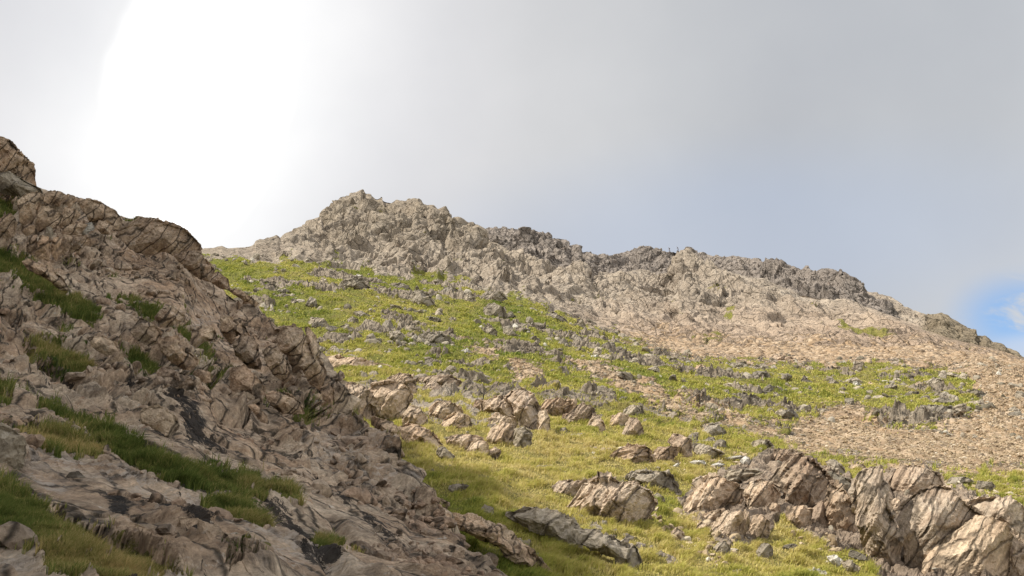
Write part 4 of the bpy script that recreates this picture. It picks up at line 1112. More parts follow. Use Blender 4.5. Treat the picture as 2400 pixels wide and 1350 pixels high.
# --- rocks on the green slope and the far ground
CG = 'rocks scattered on the green slope'
HR = [
 ('C','g',[(745,795),(760,753),(792,760),(808,793),(790,808)],'small upright grey rock left of the dark cluster high on the green slope'),
 ('C','d',[(882,815),(910,778),(960,768),(1000,750),(1050,760),(1065,795),(1104,815),(1092,855),(1020,855),(960,835)],'dark cluster of boulders high on the green slope below the summit'),
 ('C','w',[(985,752),(1015,728),(1045,738),(1055,765),(1010,762)],'pale boulder on top of the dark cluster'),
 ('C','g',[(1145,875),(1160,818),(1212,818),(1244,884),(1222,898)],'upright grey block right of the dark cluster'),
 ('C','g',[(648,1100),(690,1038),(762,1036),(804,1080),(798,1135),(720,1135)],'square cracked grey block beside the rim of the shaded spur'),
 ('C','g',[(532,940),(560,898),(602,908),(618,942),(580,950)],'grey boulder on the bright grass just right of the spur'),
 ('C','g',[(985,995),(1040,983),(1102,1018),(1104,1052),(1050,1054)],'smooth grey boulder in the middle of the green slope'),
 ('C','d',[(1445,1150),(1500,1133),(1602,1148),(1664,1190),(1664,1244),(1560,1236),(1480,1244),(1448,1205)],'dark seamed outcrop low on the green slope'),
 ('C','g',[(1398,850),(1450,838),(1522,878),(1564,950),(1542,984),(1420,974),(1396,910)],'steep pale grey outcrop below the foot of the mountain'),
 ('C','d',[(1895,965),(1960,928),(2042,958),(2064,1030),(2000,1064),(1918,1054)],'largest dark boulder heap in the middle of the slope'),
 ('C','d',[(2048,1024),(2090,988),(2128,1028),(2112,1054),(2058,1054)],'pointed dark boulder right of the largest dark heap'),
 ('C','g',[(1876,885),(1940,848),(2012,848),(2064,900),(1990,924),(1918,904)],'grey rocks just above the largest dark heap'),
 ('C','g',[(888,1092),(940,1078),(984,1120),(988,1168),(930,1154),(898,1134)],'grey leaning block low on the slope near the spur'),
 ('C','g',[(1636,1074),(1660,1033),(1702,1038),(1724,1072),(1690,1084)],'light grey domed rock left of the largest dark heap'),
 ('C','w',[(1696,1314),(1730,1268),(1782,1252),(1834,1302),(1802,1324),(1740,1324)],'white boulder low on the green slope'),
 ('C','g',[(1886,1104),(1940,1088),(1994,1130),(1984,1194),(1900,1174)],'mossy grey boulder below the largest dark heap'),
 ('C','g',[(2038,1124),(2100,1108),(2134,1160),(2102,1184),(2048,1174)],'grey boulder right of the mossy one'),
 ('C','g',[(2056,1204),(2130,1188),(2164,1240),(2088,1244)],'flat-topped grey blocks below the grey boulder pair'),
 ('C','d',[(2125,1094),(2180,1073),(2234,1095),(2192,1124)],'dark flat rock at the right of the green slope'),
 ('C','d',[(1256,815),(1310,788),(1372,808),(1384,854),(1330,854),(1268,834)],'dark broken rocks left of the steep pale outcrop'),
 ('C','d',[(1580,860),(1620,825),(1680,815),(1740,850),(1720,880),(1640,880)],'dark jagged rocks along the top of the steep pale outcrop'),
 ('C','g',[(650,945),(680,890),(720,900),(735,960),(690,965)],'speckled grey rocks right of the boulder by the spur'),
 ('C','d',[(1055,1215),(1090,1180),(1160,1180),(1200,1220),(1160,1250),(1090,1240)],'dark rock pile low on the slope near the spur'),
 ('C','d',[(1310,1260),(1360,1230),(1420,1225),(1445,1255),(1400,1275)],'dark rocks left of the white boulder low on the slope'),
 ('C','g',[(940,1050),(975,1025),(1020,1050),(1010,1090),(960,1085)],'two small brownish blocks above the grey leaning block'),
 ('C','d',[(1130,1000),(1180,985),(1280,1005),(1270,1025),(1160,1020)],'flat dark slab below the smooth grey boulder'),
 ('C','g',[(1760,890),(1800,860),(1840,900),(1830,950),(1770,940)],'light grey block between the pale outcrop and the dark heap'),
 ('C','d',[(460,885),(490,860),(545,880),(560,905),(500,915)],'low dark rock on the grass above the boulder by the spur'),
 ('C','d',[(1540,1240),(1580,1220),(1640,1240),(1630,1270),(1560,1265)],'dark rocks under the dark seamed outcrop'),
 ('C','g',[(1640,1240),(1680,1215),(1720,1240),(1700,1265),(1650,1265)],'grey stone at the right foot of the dark seamed outcrop'),
 ('C','g',[(2240,1290),(2290,1260),(2350,1270),(2390,1300),(2330,1310)],'pale layered slabs at the lower right of the green slope'),
 ('C','w',[(1440,1000),(1465,975),(1500,985),(1490,1015),(1450,1015)],'small white boulder under the steep pale outcrop'),
 ('C','d',[(460,1240),(475,1235),(480,1245),(470,1250)],None),
 ('C','g',[(940,1250),(960,1220),(990,1240),(980,1260)],None),
 ('H','d',[(28,652),(80,608),(150,618),(174,660),(120,674),(60,668)],'dark sharp boulder with a green patch under it at the top of the slope'),
 ('H','w',[(688,954),(720,898),(777,897),(774,942),(720,962)],'pale tilted slab standing out of the bright green strip'),
 ('H','g',[(788,902),(850,882),(922,918),(944,962),(880,968),(800,934)],'grey ribbed outcrop beside the pale tilted slab'),
 ('H','g',[(582,948),(650,942),(688,976),(600,974)],'low grey block left of the pale tilted slab'),
 ('H','g',[(1405,985),(1430,928),(1472,917),(1514,960),(1524,1012),(1440,1024)],'rounded upright grey boulder on the mid slope'),
 ('H','p',[(1612,1065),(1660,998),(1722,982),(1794,1040),(1784,1094),(1680,1084)],'broad pinkish-grey boulder on the mid slope'),
 ('H','g',[(1846,1084),(1870,1028),(1902,1016),(1954,1060),(1934,1104),(1870,1104)],'lichened grey boulder right of the broad pinkish-grey one'),
 ('H','d',[(1926,1004),(1990,958),(2114,967),(2144,1040),(2060,1044),(1990,1024)],'dark slabby outcrop on the mid slope under the apron'),
 ('H','g',[(2176,1014),(2220,978),(2284,1006),(2294,1064),(2230,1074)],'pale grey ribbed boulder right of the dark slabby outcrop'),
 ('H','g',[(586,572),(640,567),(664,640),(622,674),(588,642)],'upright pale rock at the edge of the apron'),
 ('H','g',[(648,652),(720,647),(804,680),(792,714),(700,704)],'grey rock step running right from the upright pale rock'),
 ('H','g',[(298,522),(380,508),(432,538),(504,580),(482,604),(400,574),(308,572)],'jagged pale rock rib along the foot of the apron'),
 ('H','d',[(1232,954),(1290,943),(1304,992),(1240,1004)],'dark notched block left of the rounded upright boulder'),
 ('H','d',[(398,784),(450,753),(502,780),(440,814)],'dark flat rock in the middle right of the green slope'),
 ('H','w',[(880,405),(930,383),(968,430),(940,440),(900,424)],'white boulder on the pink mountain face'),
 ('H','g',[(1906,1212),(1960,1206),(1974,1300),(1918,1294)],'thin upright rock on the ledge of the scree'),
 ('H','g',[(1980,1240),(2100,1238),(2234,1290),(2244,1334),(2100,1330),(1990,1300)],'ribbed grey ledge right of the thin upright rock'),
 ('H','d',[(276,964),(330,932),(364,980),(352,1009),(290,994)],'dark rock pile in the stony strip'),
 ('H','g',[(698,1244),(760,1218),(812,1230),(802,1284),(740,1294)],'grey rounded outcrop above the boulder row'),
 ('H','g',[(180,875),(210,850),(300,870),(370,880),(350,910),(260,900)],'pale layered slab pile on the right of the green slope'),
 ('H','d',[(960,1300),(990,1270),(1040,1275),(1060,1300),(1010,1325)],'small dark rocks in the green strip above the rubble'),
 ('H','g',[(860,1290),(890,1235),(930,1240),(945,1300),(900,1320)],'grey upright rocks left of the small dark ones'),
 ('H','d',[(1290,1000),(1340,960),(1370,990),(1350,1010)],None),
 ('H','g',[(1360,1140),(1385,1122),(1400,1145),(1375,1155)],None),
 ('H','w',[(1270,1030),(1300,1010),(1335,1030),(1300,1048)],'pale flat stone left below the rounded upright boulder'),
 ('I','d',[(1352,1212),(1400,1146),(1450,1156),(1540,1158),(1642,1178),(1724,1218),(1744,1272),(1660,1284),(1540,1264),(1400,1254)],'long dark whale-backed outcrop at the top of the scree'),
 ('I','d',[(1450,1114),(1520,1038),(1602,1048),(1694,1108),(1682,1144),(1560,1144)],'dark layered outcrop just above the whale-backed one'),
 ('I','d',[(1336,1104),(1420,1056),(1504,1036),(1450,1082),(1360,1108)],'thin dark slanting slab left of the dark layered outcrop'),
 ('I','g',[(1432,944),(1500,903),(1584,938),(1584,994),(1500,1014),(1438,984)],'round grey dome among the slabs at the far right'),
 ('I','p',[(1286,984),(1370,943),(1474,1000),(1430,1024),(1300,1014)],'pinkish sloping slab left of the round grey dome'),
 ('I','d',[(1246,874),(1320,818),(1412,818),(1402,854),(1300,884)],'dark tilted slabs at the top of the turf on the far right'),
 ('I','d',[(1366,919),(1420,853),(1504,895),(1480,919)],'dark splintered rock right of the dark tilted slabs'),
 ('I','d',[(1226,1074),(1280,1028),(1364,1038),(1340,1074),(1240,1089)],'low dark rock left of the dark layered outcrop'),
 ('I','d',[(526,974),(580,916),(644,958),(620,989),(550,989)],'dark rock under a turf edge on the right of the slope'),
 ('I','d',[(286,944),(330,883),(362,928),(414,960),(400,984),(310,974)],'dark jagged boulder pair at the left of the far right turf'),
 ('I','g',[(236,1104),(270,1038),(302,1028),(334,1090),(310,1114)],'pointed grey rock on the upper turf'),
 ('I','g',[(26,1094),(60,1038),(122,1068),(144,1119),(60,1119)],'low grey rock left of the pointed one'),
 ('I','p',[(326,1264),(380,1196),(442,1218),(494,1270),(440,1304),(350,1295)],'pinkish boulder with a flat sloping face on the upper turf'),
 ('I','g',[(100,1224),(160,1146),(214,1168),(204,1224),(150,1254)],'grey leaning boulder left of the pinkish flat-faced one'),
 ('I','w',[(750,994),(780,938),(832,958),(854,1004),(790,1004)],'white-streaked rock face on the upper turf'),
 ('I','p',[(880,984),(920,943),(974,980),(950,1004)],'pale slab right of the white-streaked rock'),
 ('I','w',[(646,1014),(700,983),(764,1000),(740,1019)],'flat white slab below the dark rock under the turf edge'),
 ('I','g',[(2174,1334),(2240,1288),(2314,1268),(2380,1300),(2340,1344)],'grey slab outcrop at the right edge of the scree'),
 ('I','d',[(920,1044),(960,1013),(994,1030),(980,1054)],'small dark stone alone on the upper turf'),
 ('I','p',[(6,734),(60,698),(150,713),(244,730),(200,764),(60,759)],'low pink outcrop on the rubble apron'),
 ('I','d',[(2080,845),(2110,835),(2190,850),(2180,865),(2100,858)],'flat dark stone on the rubble near the right edge'),
 ('I','w',[(1925,852),(1960,842),(2012,855),(1970,862)],'flat pale stone on the rubble left of the flat dark one'),
 ('I','w',[(1300,560),(1340,548),(1350,560),(1320,572)],'white stone high on the rubble apron'),
 ('I','g',[(440,1200),(480,1180),(560,1200),(590,1230),(520,1240),(460,1230)],'grey ribs above the pinkish flat-faced boulder'),
 ('I','d',[(20,800),(60,790),(110,820),(60,825)],'small dark rocks at the edge of the apron rubble'),
 ('I','g',[(1590,870),(1650,850),(1760,900),(1740,915),(1650,895)],'pale pinkish slab among the slabs at the far right'),
 ('G','g',[(2040,490),(2110,492),(2190,540),(2180,575),(2100,570),(2050,530)],None),
]
for c, k, pts, lab in HR:
    if lab is None: continue
    outc = any(s in lab for s in ('outcrop', 'rocks', 'pile', 'heap', 'cluster', 'ledge', 'rib'))
    nm = O_ if outc else (('rock_slab', 'slab') if 'slab' in lab else B_)
    T(c, k, pts, lab, nm, group=CG, amt=1.25, thick=0.9, sink=0.15, n=FLAT if 'flat' in lab or 'slab' in lab else None)

# --- blocks on the shaded spur
SP_ = dict(on='left')
LR = [
 ('A','s',[(-70,60),(20,66),(62,85),(122,150),(192,200),(242,290),(268,395),(230,430),(100,420),(0,400),(-70,400)],'huge round-shouldered boulder on the skyline at the left edge',B_,0.5,1.0),
 ('A','g',[(-30,330),(60,308),(180,366),(292,408),(304,442),(220,455),(100,465),(0,455)],'broken dark ledge under the skyline boulder',O_,1.0,0.7),
 ('A','s',[(125,525),(180,458),(250,438),(298,460),(292,535),(252,615),(202,676),(148,645),(138,570)],'tall seamed slab leaning right below the skyline ledge',B_,0.7,0.8),
 ('A','s',[(298,480),(350,438),(430,438),(474,470),(455,535),(380,538),(305,520)],'round-topped dark block on the skyline right of the seamed slab',B_,0.5,0.8),
 ('A','s',[(443,525),(470,463),(522,473),(534,500),(504,550),(448,552)],'smaller brown block on the skyline right of the round-topped one',B_,0.5,0.8),
 ('A','s',[(525,520),(560,490),(595,493),(600,512),(550,535)],'small flat stone on the skyline beside the brown block',B_,0.6,0.8),
 ('A','s',[(248,665),(300,545),(362,556),(434,600),(424,664),(340,706),(278,724)],'square-ended block below the round-topped skyline block',B_,0.6,0.8),
 ('A','s',[(418,686),(448,556),(522,556),(564,600),(502,686),(440,704)],'dark leaning block under the smaller brown skyline block',B_,0.6,0.8),
 ('A','s',[(538,545),(600,502),(700,517),(802,566),(864,628),(855,692),(800,684),(700,645),(640,655),(590,605)],'smooth rounded rock back on the skyline',O_,0.5,0.6),
 ('A','s',[(815,785),(868,708),(960,638),(1050,628),(1152,652),(1292,688),(1354,740),(1418,800),(1420,872),(1350,866),(1280,876),(1150,838),(1100,866),(1040,886),(980,866),(925,846)],'big craggy block capping the end of the ridge',O_,0.35,0.6),
 ('A','s',[(1225,905),(1330,856),(1402,866),(1454,930),(1514,990),(1484,1054),(1400,1036),(1300,985)],'jutting corner block overhanging the green slope',B_,0.6,0.8),
 ('A','s',[(1438,1054),(1530,1006),(1604,1060),(1624,1124),(1540,1114)],'dark undercut stone below the jutting corner block',B_,0.8,0.8),
 ('A','s',[(1575,1128),(1700,1146),(1826,1215),(1804,1244),(1700,1205)],'thin flake sticking out over the green slope',('rock_slab','slab'),0.4,0.7),
 ('A','s',[(-50,650),(0,636),(60,586),(108,630),(104,745),(40,776),(-50,765)],'brown angular boulder in the grass at the left edge under the skyline',B_,0.5,0.8),
 ('A','w',[(518,744),(580,680),(642,658),(664,700),(602,744)],'pale whitish slab among the brown skyline blocks',('rock_slab','slab'),0.5,0.7),
 ('A','s',[(188,852),(200,758),(252,743),(264,830),(230,884)],'first upright fin above the sloping grass, farthest left',('rock_fin','rock fin'),0.6,0.8),
 ('A','s',[(248,876),(270,756),(332,756),(354,850),(354,914),(290,906)],'second upright fin, broad and square-topped',('rock_fin','rock fin'),0.6,0.8),
 ('A','s',[(353,864),(370,766),(424,766),(434,850),(402,924)],'third upright fin, narrow with a dark gap on its left',('rock_fin','rock fin'),0.6,0.8),
 ('A','s',[(423,866),(440,746),(504,746),(504,830),(462,888)],'fourth upright fin, leaning to the right',('rock_fin','rock fin'),0.6,0.8),
 ('A','s',[(488,886),(510,756),(602,746),(626,790),(562,855)],'fifth upright fin, next to the smooth slab',('rock_fin','rock fin'),0.6,0.8),
 ('A','s',[(438,704),(560,656),(614,668),(562,744),(450,744)],'low brown slab in front of the dark leaning block',B_,0.7,0.8),
 ('A','g',[(318,764),(325,698),(357,688),(379,740),(350,779)],'small grey stone standing in a dark gap',B_,0.5,0.8),
 ('A','s',[(153,730),(160,690),(200,665),(245,690),(240,730),(190,755)],'rounded brown stone below the tall seamed slab',B_,0.6,0.8),
 ('A','s',[(670,700),(690,650),(740,660),(800,690),(790,740),(720,740)],'brown lump under the smooth rock back',B_,1.0,0.9),
 ('A','s',[(150,950),(200,925),(320,970),(440,1050),(500,1110),(440,1110),(330,1060),(200,1010)],'long low brown ledge between two strips of grass',O_,1.0,0.7),
 ('G','s',[(1320,760),(1380,640),(1480,620),(1570,650),(1640,760),(1690,900),(1600,1000),(1500,1020),(1450,900),(1380,850)],'big seamed rock bulge at the right rim of the spur',O_,0.8,0.8),
 ('G','s',[(1570,650),(1620,640),(1690,720),(1722,800),(1720,900),(1800,1040),(1760,1160),(1640,1080),(1560,1000),(1680,900)],'pale-edged buttress on the right rim above the dry grass',O_,0.8,0.8),
 ('G','s',[(1215,860),(1240,820),(1340,850),(1440,950),(1490,1050),(1440,1110),(1340,1060),(1260,1000)],'rounded layered hump left of the seamed bulge',O_,0.8,0.8),
 ('G','s',[(950,800),(1020,700),(1110,730),(1170,800),(1210,990),(1100,980),(980,900)],'white-streaked crag rib in the middle of the spur',O_,0.8,0.8),
 ('G','s',[(820,560),(900,540),(1060,640),(1130,740),(1000,690),(940,780),(850,700)],'ridged brown rib above the white-streaked one',O_,0.9,0.8),
 ('G','s',[(550,800),(590,660),(690,615),(780,660),(820,760),(700,770),(600,840)],'rounded boulder hump with a bright patch, middle of the spur',B_,0.8,0.8),
 ('G','s',[(20,700),(100,565),(200,590),(300,680),(300,760),(200,790),(90,750)],'round knob of rock above the green gully',B_,0.8,0.8),
 ('G','s',[(265,790),(330,730),(430,715),(500,790),(560,870),(640,930),(560,1030),(440,960),(320,880)],'tumbled rock hump right of the green gully',O_,1.0,0.9),
 ('G','s',[(245,560),(300,480),(400,460),(520,540),(510,590),(420,600),(300,640)],'low rounded rock below the main slab',B_,0.9,0.8),
 ('G','s',[(915,1150),(930,1010),(1040,980),(1150,1080),(1240,1180),(1230,1290),(1080,1270),(930,1230)],'curved seamed outcrop above the perched stones',O_,0.8,0.8),
 ('G','s',[(330,1220),(430,1050),(510,1080),(620,1130),(560,1240),(420,1260)],'ridge-shaped boulder with a sharp crest above the slabs',B_,0.8,0.8),
 ('G','s',[(258,1060),(300,1000),(380,1010),(440,1045),(350,1170),(300,1120)],'dark upright block left of the sharp-crested boulder',B_,0.8,0.8),
 ('G','s',[(580,1060),(640,1020),(740,1050),(755,1120),(690,1140),(610,1100)],'small rounded rock right of the sharp-crested boulder',B_,0.8,0.8),
 ('G','s',[(1240,1260),(1320,1225),(1450,1240),(1560,1320),(1600,1400),(1400,1400),(1290,1350)],'rounded grey-brown outcrop under the curved seamed one',O_,0.9,0.8),
 ('G','s',[(1740,1190),(1800,1150),(1860,1200),(1870,1330),(1800,1360),(1740,1330)],'dark block at the lower right corner of the spur crag',B_,0.8,0.8),
 ('G','b',[(938,1280),(990,1235),(1080,1225),(1145,1270),(1150,1290),(1000,1295)],'brown flat stone perched on the smooth slab',B_,0.3,0.5),
 ('G','b',[(1060,1345),(1100,1310),(1185,1283),(1192,1310),(1110,1350)],'thin rust-orange flake leaning under the perched stone',('rock_slab','slab'),0.35,0.4),
 ('J','s',[(560,0),(780,20),(800,60),(700,40)],None,B_,1,1),
 ('B','s',[(1205,520),(1240,510),(1300,570),(1312,600),(1270,590)],'dark slab edge with a shadowed gap under the perched stone',('rock_slab','slab'),0.4,0.6),
 ('B','s',[(493,322),(560,258),(596,252),(598,302),(540,324)],'small tilted flake standing on the grassy slab',('rock_slab','slab'),0.4,0.6),
 ('B','s',[(425,190),(500,180),(560,210),(590,250),(520,270),(450,240)],'pale-topped rounded rock behind the tilted flake',B_,0.6,0.7),
 ('B','g',[(-50,618),(0,615),(60,640),(104,680),(122,745),(100,824),(20,834),(-50,805)],'big dark boulder at the left edge above the white-streaked slab',B_,0.5,0.8),
 ('B','s',[(685,560),(700,535),(770,522),(852,568),(874,620),(832,662),(700,605)],'dark rounded block beside the black wet streak',B_,0.5,0.8),
 ('B','s',[(855,1180),(870,1070),(960,1075),(960,1220),(900,1200)],'upright jointed block left of the black cleft near the bottom',B_,0.5,0.7),
 ('B','s',[(958,1080),(1060,1110),(1114,1170),(1104,1230),(1064,1285),(968,1245)],'rounded block right of the black cleft near the bottom',B_,0.6,0.8),
 ('B','g',[(325,870),(340,845),(380,840),(415,870),(390,882)],'small dark stone resting on the white-streaked slab',B_,0.5,0.6),
 ('B','s',[(640,1140),(580,1110),(640,1090),(740,1130),(800,1190),(740,1200)],'low purple-brown slab in the foreground',B_,0.4,0.5),
]
for c, k, pts, lab, nk, th_, am in LR:
    if lab is None: continue
    T(c, k, pts, lab, nk, on='left', thick=th_, amt=am, sink=0.12, big=.8)
print('traced rocks', rock_count[0])


# ------------------------------------------------------------------ loose stones
def sample_grid(P, weight, n, gen):
    """random points on a grid surface, chosen by the given weight of each grid cell"""
    wq = weight[:-1, :-1].reshape(-1).astype(float)
    c = np.cumsum(wq); c /= c[-1]
    i = np.searchsorted(c, gen.random(n))
    nu = P.shape[1] - 1
    r, k = i // nu, i % nu
    a, b = gen.random((n, 1)), gen.random((n, 1))
    p = P[r, k] * (1 - a) * (1 - b) + P[r, k + 1] * b * (1 - a) + P[r + 1, k] * a * (1 - b) + P[r + 1, k + 1] * a * b
    return p, r, k


def rand_rot(n, gen, tilt=0.5):
    z = gen.random(n) * 2 * np.pi
    x, y = gen.normal(size=n) * tilt, gen.normal(size=n) * tilt
    cz, sz, cx, sx, cy, sy = np.cos(z), np.sin(z), np.cos(x), np.sin(x), np.cos(y), np.sin(y)
    Rz = np.zeros((n, 3, 3)); Rz[:, 0, 0] = cz; Rz[:, 0, 1] = -sz; Rz[:, 1, 0] = sz; Rz[:, 1, 1] = cz; Rz[:, 2, 2] = 1
    Rx = np.zeros((n, 3, 3)); Rx[:, 0, 0] = 1; Rx[:, 1, 1] = cx; Rx[:, 1, 2] = -sx; Rx[:, 2, 1] = sx; Rx[:, 2, 2] = cx
    Ry = np.zeros((n, 3, 3)); Ry[:, 1, 1] = 1; Ry[:, 0, 0] = cy; Ry[:, 0, 2] = sy; Ry[:, 2, 0] = -sy; Ry[:, 2, 2] = cy
    return Rx @ Ry @ Rz


def chip_shapes(count, sub, gen, flat=0.5):
    out = []
    v0, f0 = ico(sub)
    for i in range(count):
        v = v0.copy()
        v = v / (np.abs(v) ** 3).sum(1, keepdims=True) ** (1 / 3)
        for k in range(7):
            n = gen.normal(size=3); n /= np.linalg.norm(n)
            d = gen.uniform(.45, .8); s = v @ n
            v = v * np.where(s > d, d / np.maximum(s, 1e-6), 1)[:, None]
        if sub >= 3: v = relief(v, f0, 1.6, int(gen.integers(1000)), (-.5, .3, .8), 1.0)
        out.append((v * [1, gen.uniform(.6, .95), gen.uniform(flat * .6, flat * 1.3)], f0))
    return out


def scatter_mesh(name, pts, sizes, shapes, gen, mat, tilt=0.5, attrs=None, sink=0.1):
    """many loose stones merged into one mass"""
    n = len(pts); kind = gen.integers(len(shapes), size=n)
    Rm = rand_rot(n, gen, tilt)
    V_, F_, T_ = [], [], []
    off = 0
    tone = gen.random(n)
    for k, (v, f) in enumerate(shapes):
        m = np.where(kind == k)[0]
        if not len(m): continue
        w_ = np.einsum('vj,nij->nvi', v, Rm[m]) * sizes[m][:, None, None] + pts[m][:, None, :]
        w_[..., 2] += (sizes[m] * sink)[:, None]
        V_.append(w_.reshape(-1, 3))
        F_.append((f[None] + (np.arange(len(m)) * len(v))[:, None, None] + off).reshape(-1, 3))
        T_.append(np.repeat(tone[m], len(v)))
        off += len(m) * len(v)
    me = mesh_from(name, np.concatenate(V_), faces3=np.concatenate(F_), attrs={'tone': np.concatenate(T_)}, mat=mat)
    return link(name, me)


M_chip, t, b = new_mat('loose_stone')
tn = t.attr('tone')
cpos = obj_pos(t)
cc_ = t.ramp(tn, [(0, (0.22, 0.16, 0.10)), (0.3, (0.34, 0.26, 0.165)), (0.65, (0.42, 0.33, 0.22)), (0.95, (0.50, 0.41, 0.30)), (1, (0.62, 0.56, 0.46))])
cc_ = t.vmath('MULTIPLY', cc_, t.ramp(t.noise(cpos, 6, 5, 0.7), [(0.3, (0.75, 0.74, 0.72)), (0.7, (1.15, 1.15, 1.15))]))
t.put(b.inputs['Base Color'], cc_)
M_grey, t, b = new_mat('loose_grey_stone')
tn = t.attr('tone')
cc_ = t.ramp(tn, [(0, (0.15, 0.13, 0.095)), (0.45, (0.30, 0.26, 0.20)), (0.9, (0.43, 0.38, 0.31)), (1, (0.60, 0.57, 0.50))])
cpos = obj_pos(t)
cc_ = t.vmath('MULTIPLY', cc_, t.ramp(t.noise(cpos, 3, 7, 0.7), [(0.3, (0.62, 0.62, 0.60)), (0.7, (1.2, 1.2, 1.2))]))
t.put(b.inputs['Base Color'], cc_)
t.put(b.inputs['Normal'], t.bump(t.noise(cpos, 2.5, 8, 0.7), 1.0, 0.15))

gen = np.random.default_rng(31)
NF = np.where(np.arange(hill_P.shape[0])[:, None] < hill.nfront, 1, 0)
inside = ((hill_U > 450) & (hill_U < 2900) & (hill_V < 1380)) * NF
# rubble on the scree
shp0 = chip_shapes(10, 1, gen, 0.45)
wgt = np.clip(hill_rub + 0.25 * perlin(hill_P / 3, 200), 0, 1) ** 2 * inside * sstep(hill_P[..., 1], 240, 120)
p, r, k = sample_grid(hill_P, wgt, 42000, gen)
sz = 0.03 + 0.052 * gen.gamma(1.6, 0.6, len(p)) * np.clip(p[:, 1] / 90, 0.6, 2.0)
tag(scatter_mesh('scree', p, np.clip(sz, 0.04, 0.8), shp0, gen, M_chip, 0.35), kind='stuff')
# stones in the turf and around the crags
sparse = sstep(fbm(hill_P / 9, 3, 210), 0.08, 0.4) ** 2
slope = inside * sstep(hill_V, base_line(us)[None, :] - 20, base_line(us)[None, :] + 10) * (hill_P[..., 1] > 30)
wgt = slope * (0.06 + sparse) * np.where(hill_P[..., 1] > 82, 1, 0.05) * (1 - 0.6 * (hill_lush > 0.6)) * (1 - 0.7 * np.clip(hill_rub, 0, 1))
p, r, k = sample_grid(hill_P, wgt, 2300, gen)
sz = 0.10 + 0.20 * gen.gamma(0.9, 1.0, len(p))
sz = np.clip(sz * np.clip(p[:, 1] / 110, 0.5, 1.5), 0.08, 1.05)
order = np.argsort(-sz / p[:, 1])
big, rest = order[:130], list(order[130:])
shp1 = chip_shapes(10, 2, gen, 0.62)
shp2 = chip_shapes(8, 4, gen, 0.75)
protos = [mesh_from('rock', v, faces3=f, mat=MATS['g' if i % 2 else 'd']) for i, (v, f) in enumerate(shp2)]
anchors = [(np.array(o_.location), o_['label']) for o_ in scene.objects if o_.get('label') and o_.location.y > 30]
near_k = {}
light_names = {m_.name for i_, m_ in enumerate(protos) if i_ % 2}
taken = set()
for j in big:
    o = link('rock', protos[int(gen.integers(8))], loc=tuple(p[j] + [0, 0, sz[j] * 0.12]))
    o.scale = (sz[j],) * 3
    o.rotation_euler = (gen.normal() * .4, gen.normal() * .4, gen.random() * 6.28)
    d_ = p[j][1]; uu = p[j][0] / d_
    def near_name(o_):
        best, bl = 1e9, None
        pv = np.array(p[j])
        for c_loc, c_lab in anchors:
            dd = np.linalg.norm(c_loc - pv)
            if dd < best: best, bl = dd, (c_lab, c_loc)
        return bl
    nb, nloc = near_name(o)
    cam_side = 'right' if p[j][0] / p[j][1] > nloc[0] / nloc[1] else 'left'
    lev = 'above' if p[j][2] / p[j][1] > nloc[2] / nloc[1] else 'below'
    near_k[(nb, cam_side, lev)] = near_k.get((nb, cam_side, lev), 0) + 1
    kk_ = near_k[(nb, cam_side, lev)]
    tonew = 'grey' if o.data.name in light_names else 'dark'
    szw = 'large' if sz[j] > 0.9 else ('medium' if sz[j] > 0.5 else 'small')
    if False: lb = 'medium grey rock embedded in turf high on the green slope' if uu < 0.05 else 'medium grey rock embedded in turf near the foot of the pink apron'
    elif d_ > 82: lb = 'medium grey rock in the turf of the middle slope above the boulder row' if uu < 0.1 else 'medium grey rock in the turf between the scree and the apron'
    else: lb = 'medium grey rock in the lower meadow among the boulders'
    lb = '%s %s rock %s and %s of the %s' % (szw, tonew, lev, cam_side, ' '.join(nb.split()[:8]))
    while lb.split()[-1] in ('the', 'a', 'of', 'in', 'on', 'with', 'and', 'under', 'above', 'right', 'left', 'its', 'by', 'to', 'at', 'below', 'beside', 'behind'): lb = ' '.join(lb.split()[:-1])
    if lb in taken:                                          # one more of the uncounted stones instead
        bpy.data.objects.remove(o)
        rest.append(j)
        continue
    taken.add(lb)
    tag(o, lb, 'rock', 'medium rocks scattered over the green slope', 'thing')
rest = np.array(rest)
tag(scatter_mesh('stones', p[rest], sz[rest], shp1, gen, M_grey, 0.6, sink=0.05), kind='stuff')

# small pale stones around the foot of the right crags
foot = np.zeros(hill_U.shape, f32)
for q_ in [[(1480, 1190), (1640, 1200), (1760, 1280), (1700, 1340), (1560, 1270)], [(1880, 1220), (2000, 1280), (1960, 1300), (1860, 1260)], [(1560, 1060), (1760, 1060), (1760, 1100), (1560, 1100)],
           [(2200, 1110), (2420, 1130), (2420, 1190), (2220, 1150)], [(1380, 1050), (1480, 1050), (1440, 1075)]]:
    foot = np.maximum(foot, softpoly(hill_U, hill_V, q_, 12))
p, r, k = sample_grid(hill_P, foot ** 2 * inside, 520, gen)
tag(scatter_mesh('pale_stones', p, np.clip(0.05 + 0.10 * gen.gamma(1.3, 0.7, len(p)), 0, 0.24), shp1, gen, M_chip, 0.5), kind='stuff')
# loose flakes on the spur
wl_ = (1 - np.clip(left_grass * 2, 0, 1)) * ((left_U > -10) & (left_U < 1200) & (left_V < 1370)) * sstep(fbm(left_P / 2.5, 3, 220), 0.05, 0.35)
wl_[left.nfront - 2:] = 0
p, r, k = sample_grid(left_P, wl_, 1500, gen)
M_flake = MATS['s']
tag(scatter_mesh('loose_flakes', p, (0.02 + 0.045 * gen.gamma(1.2, 0.7, len(p))) * np.clip(p[:, 1] / 14, 0.7, 2.6), shp1, gen, M_flake, 0.4), kind='stuff')


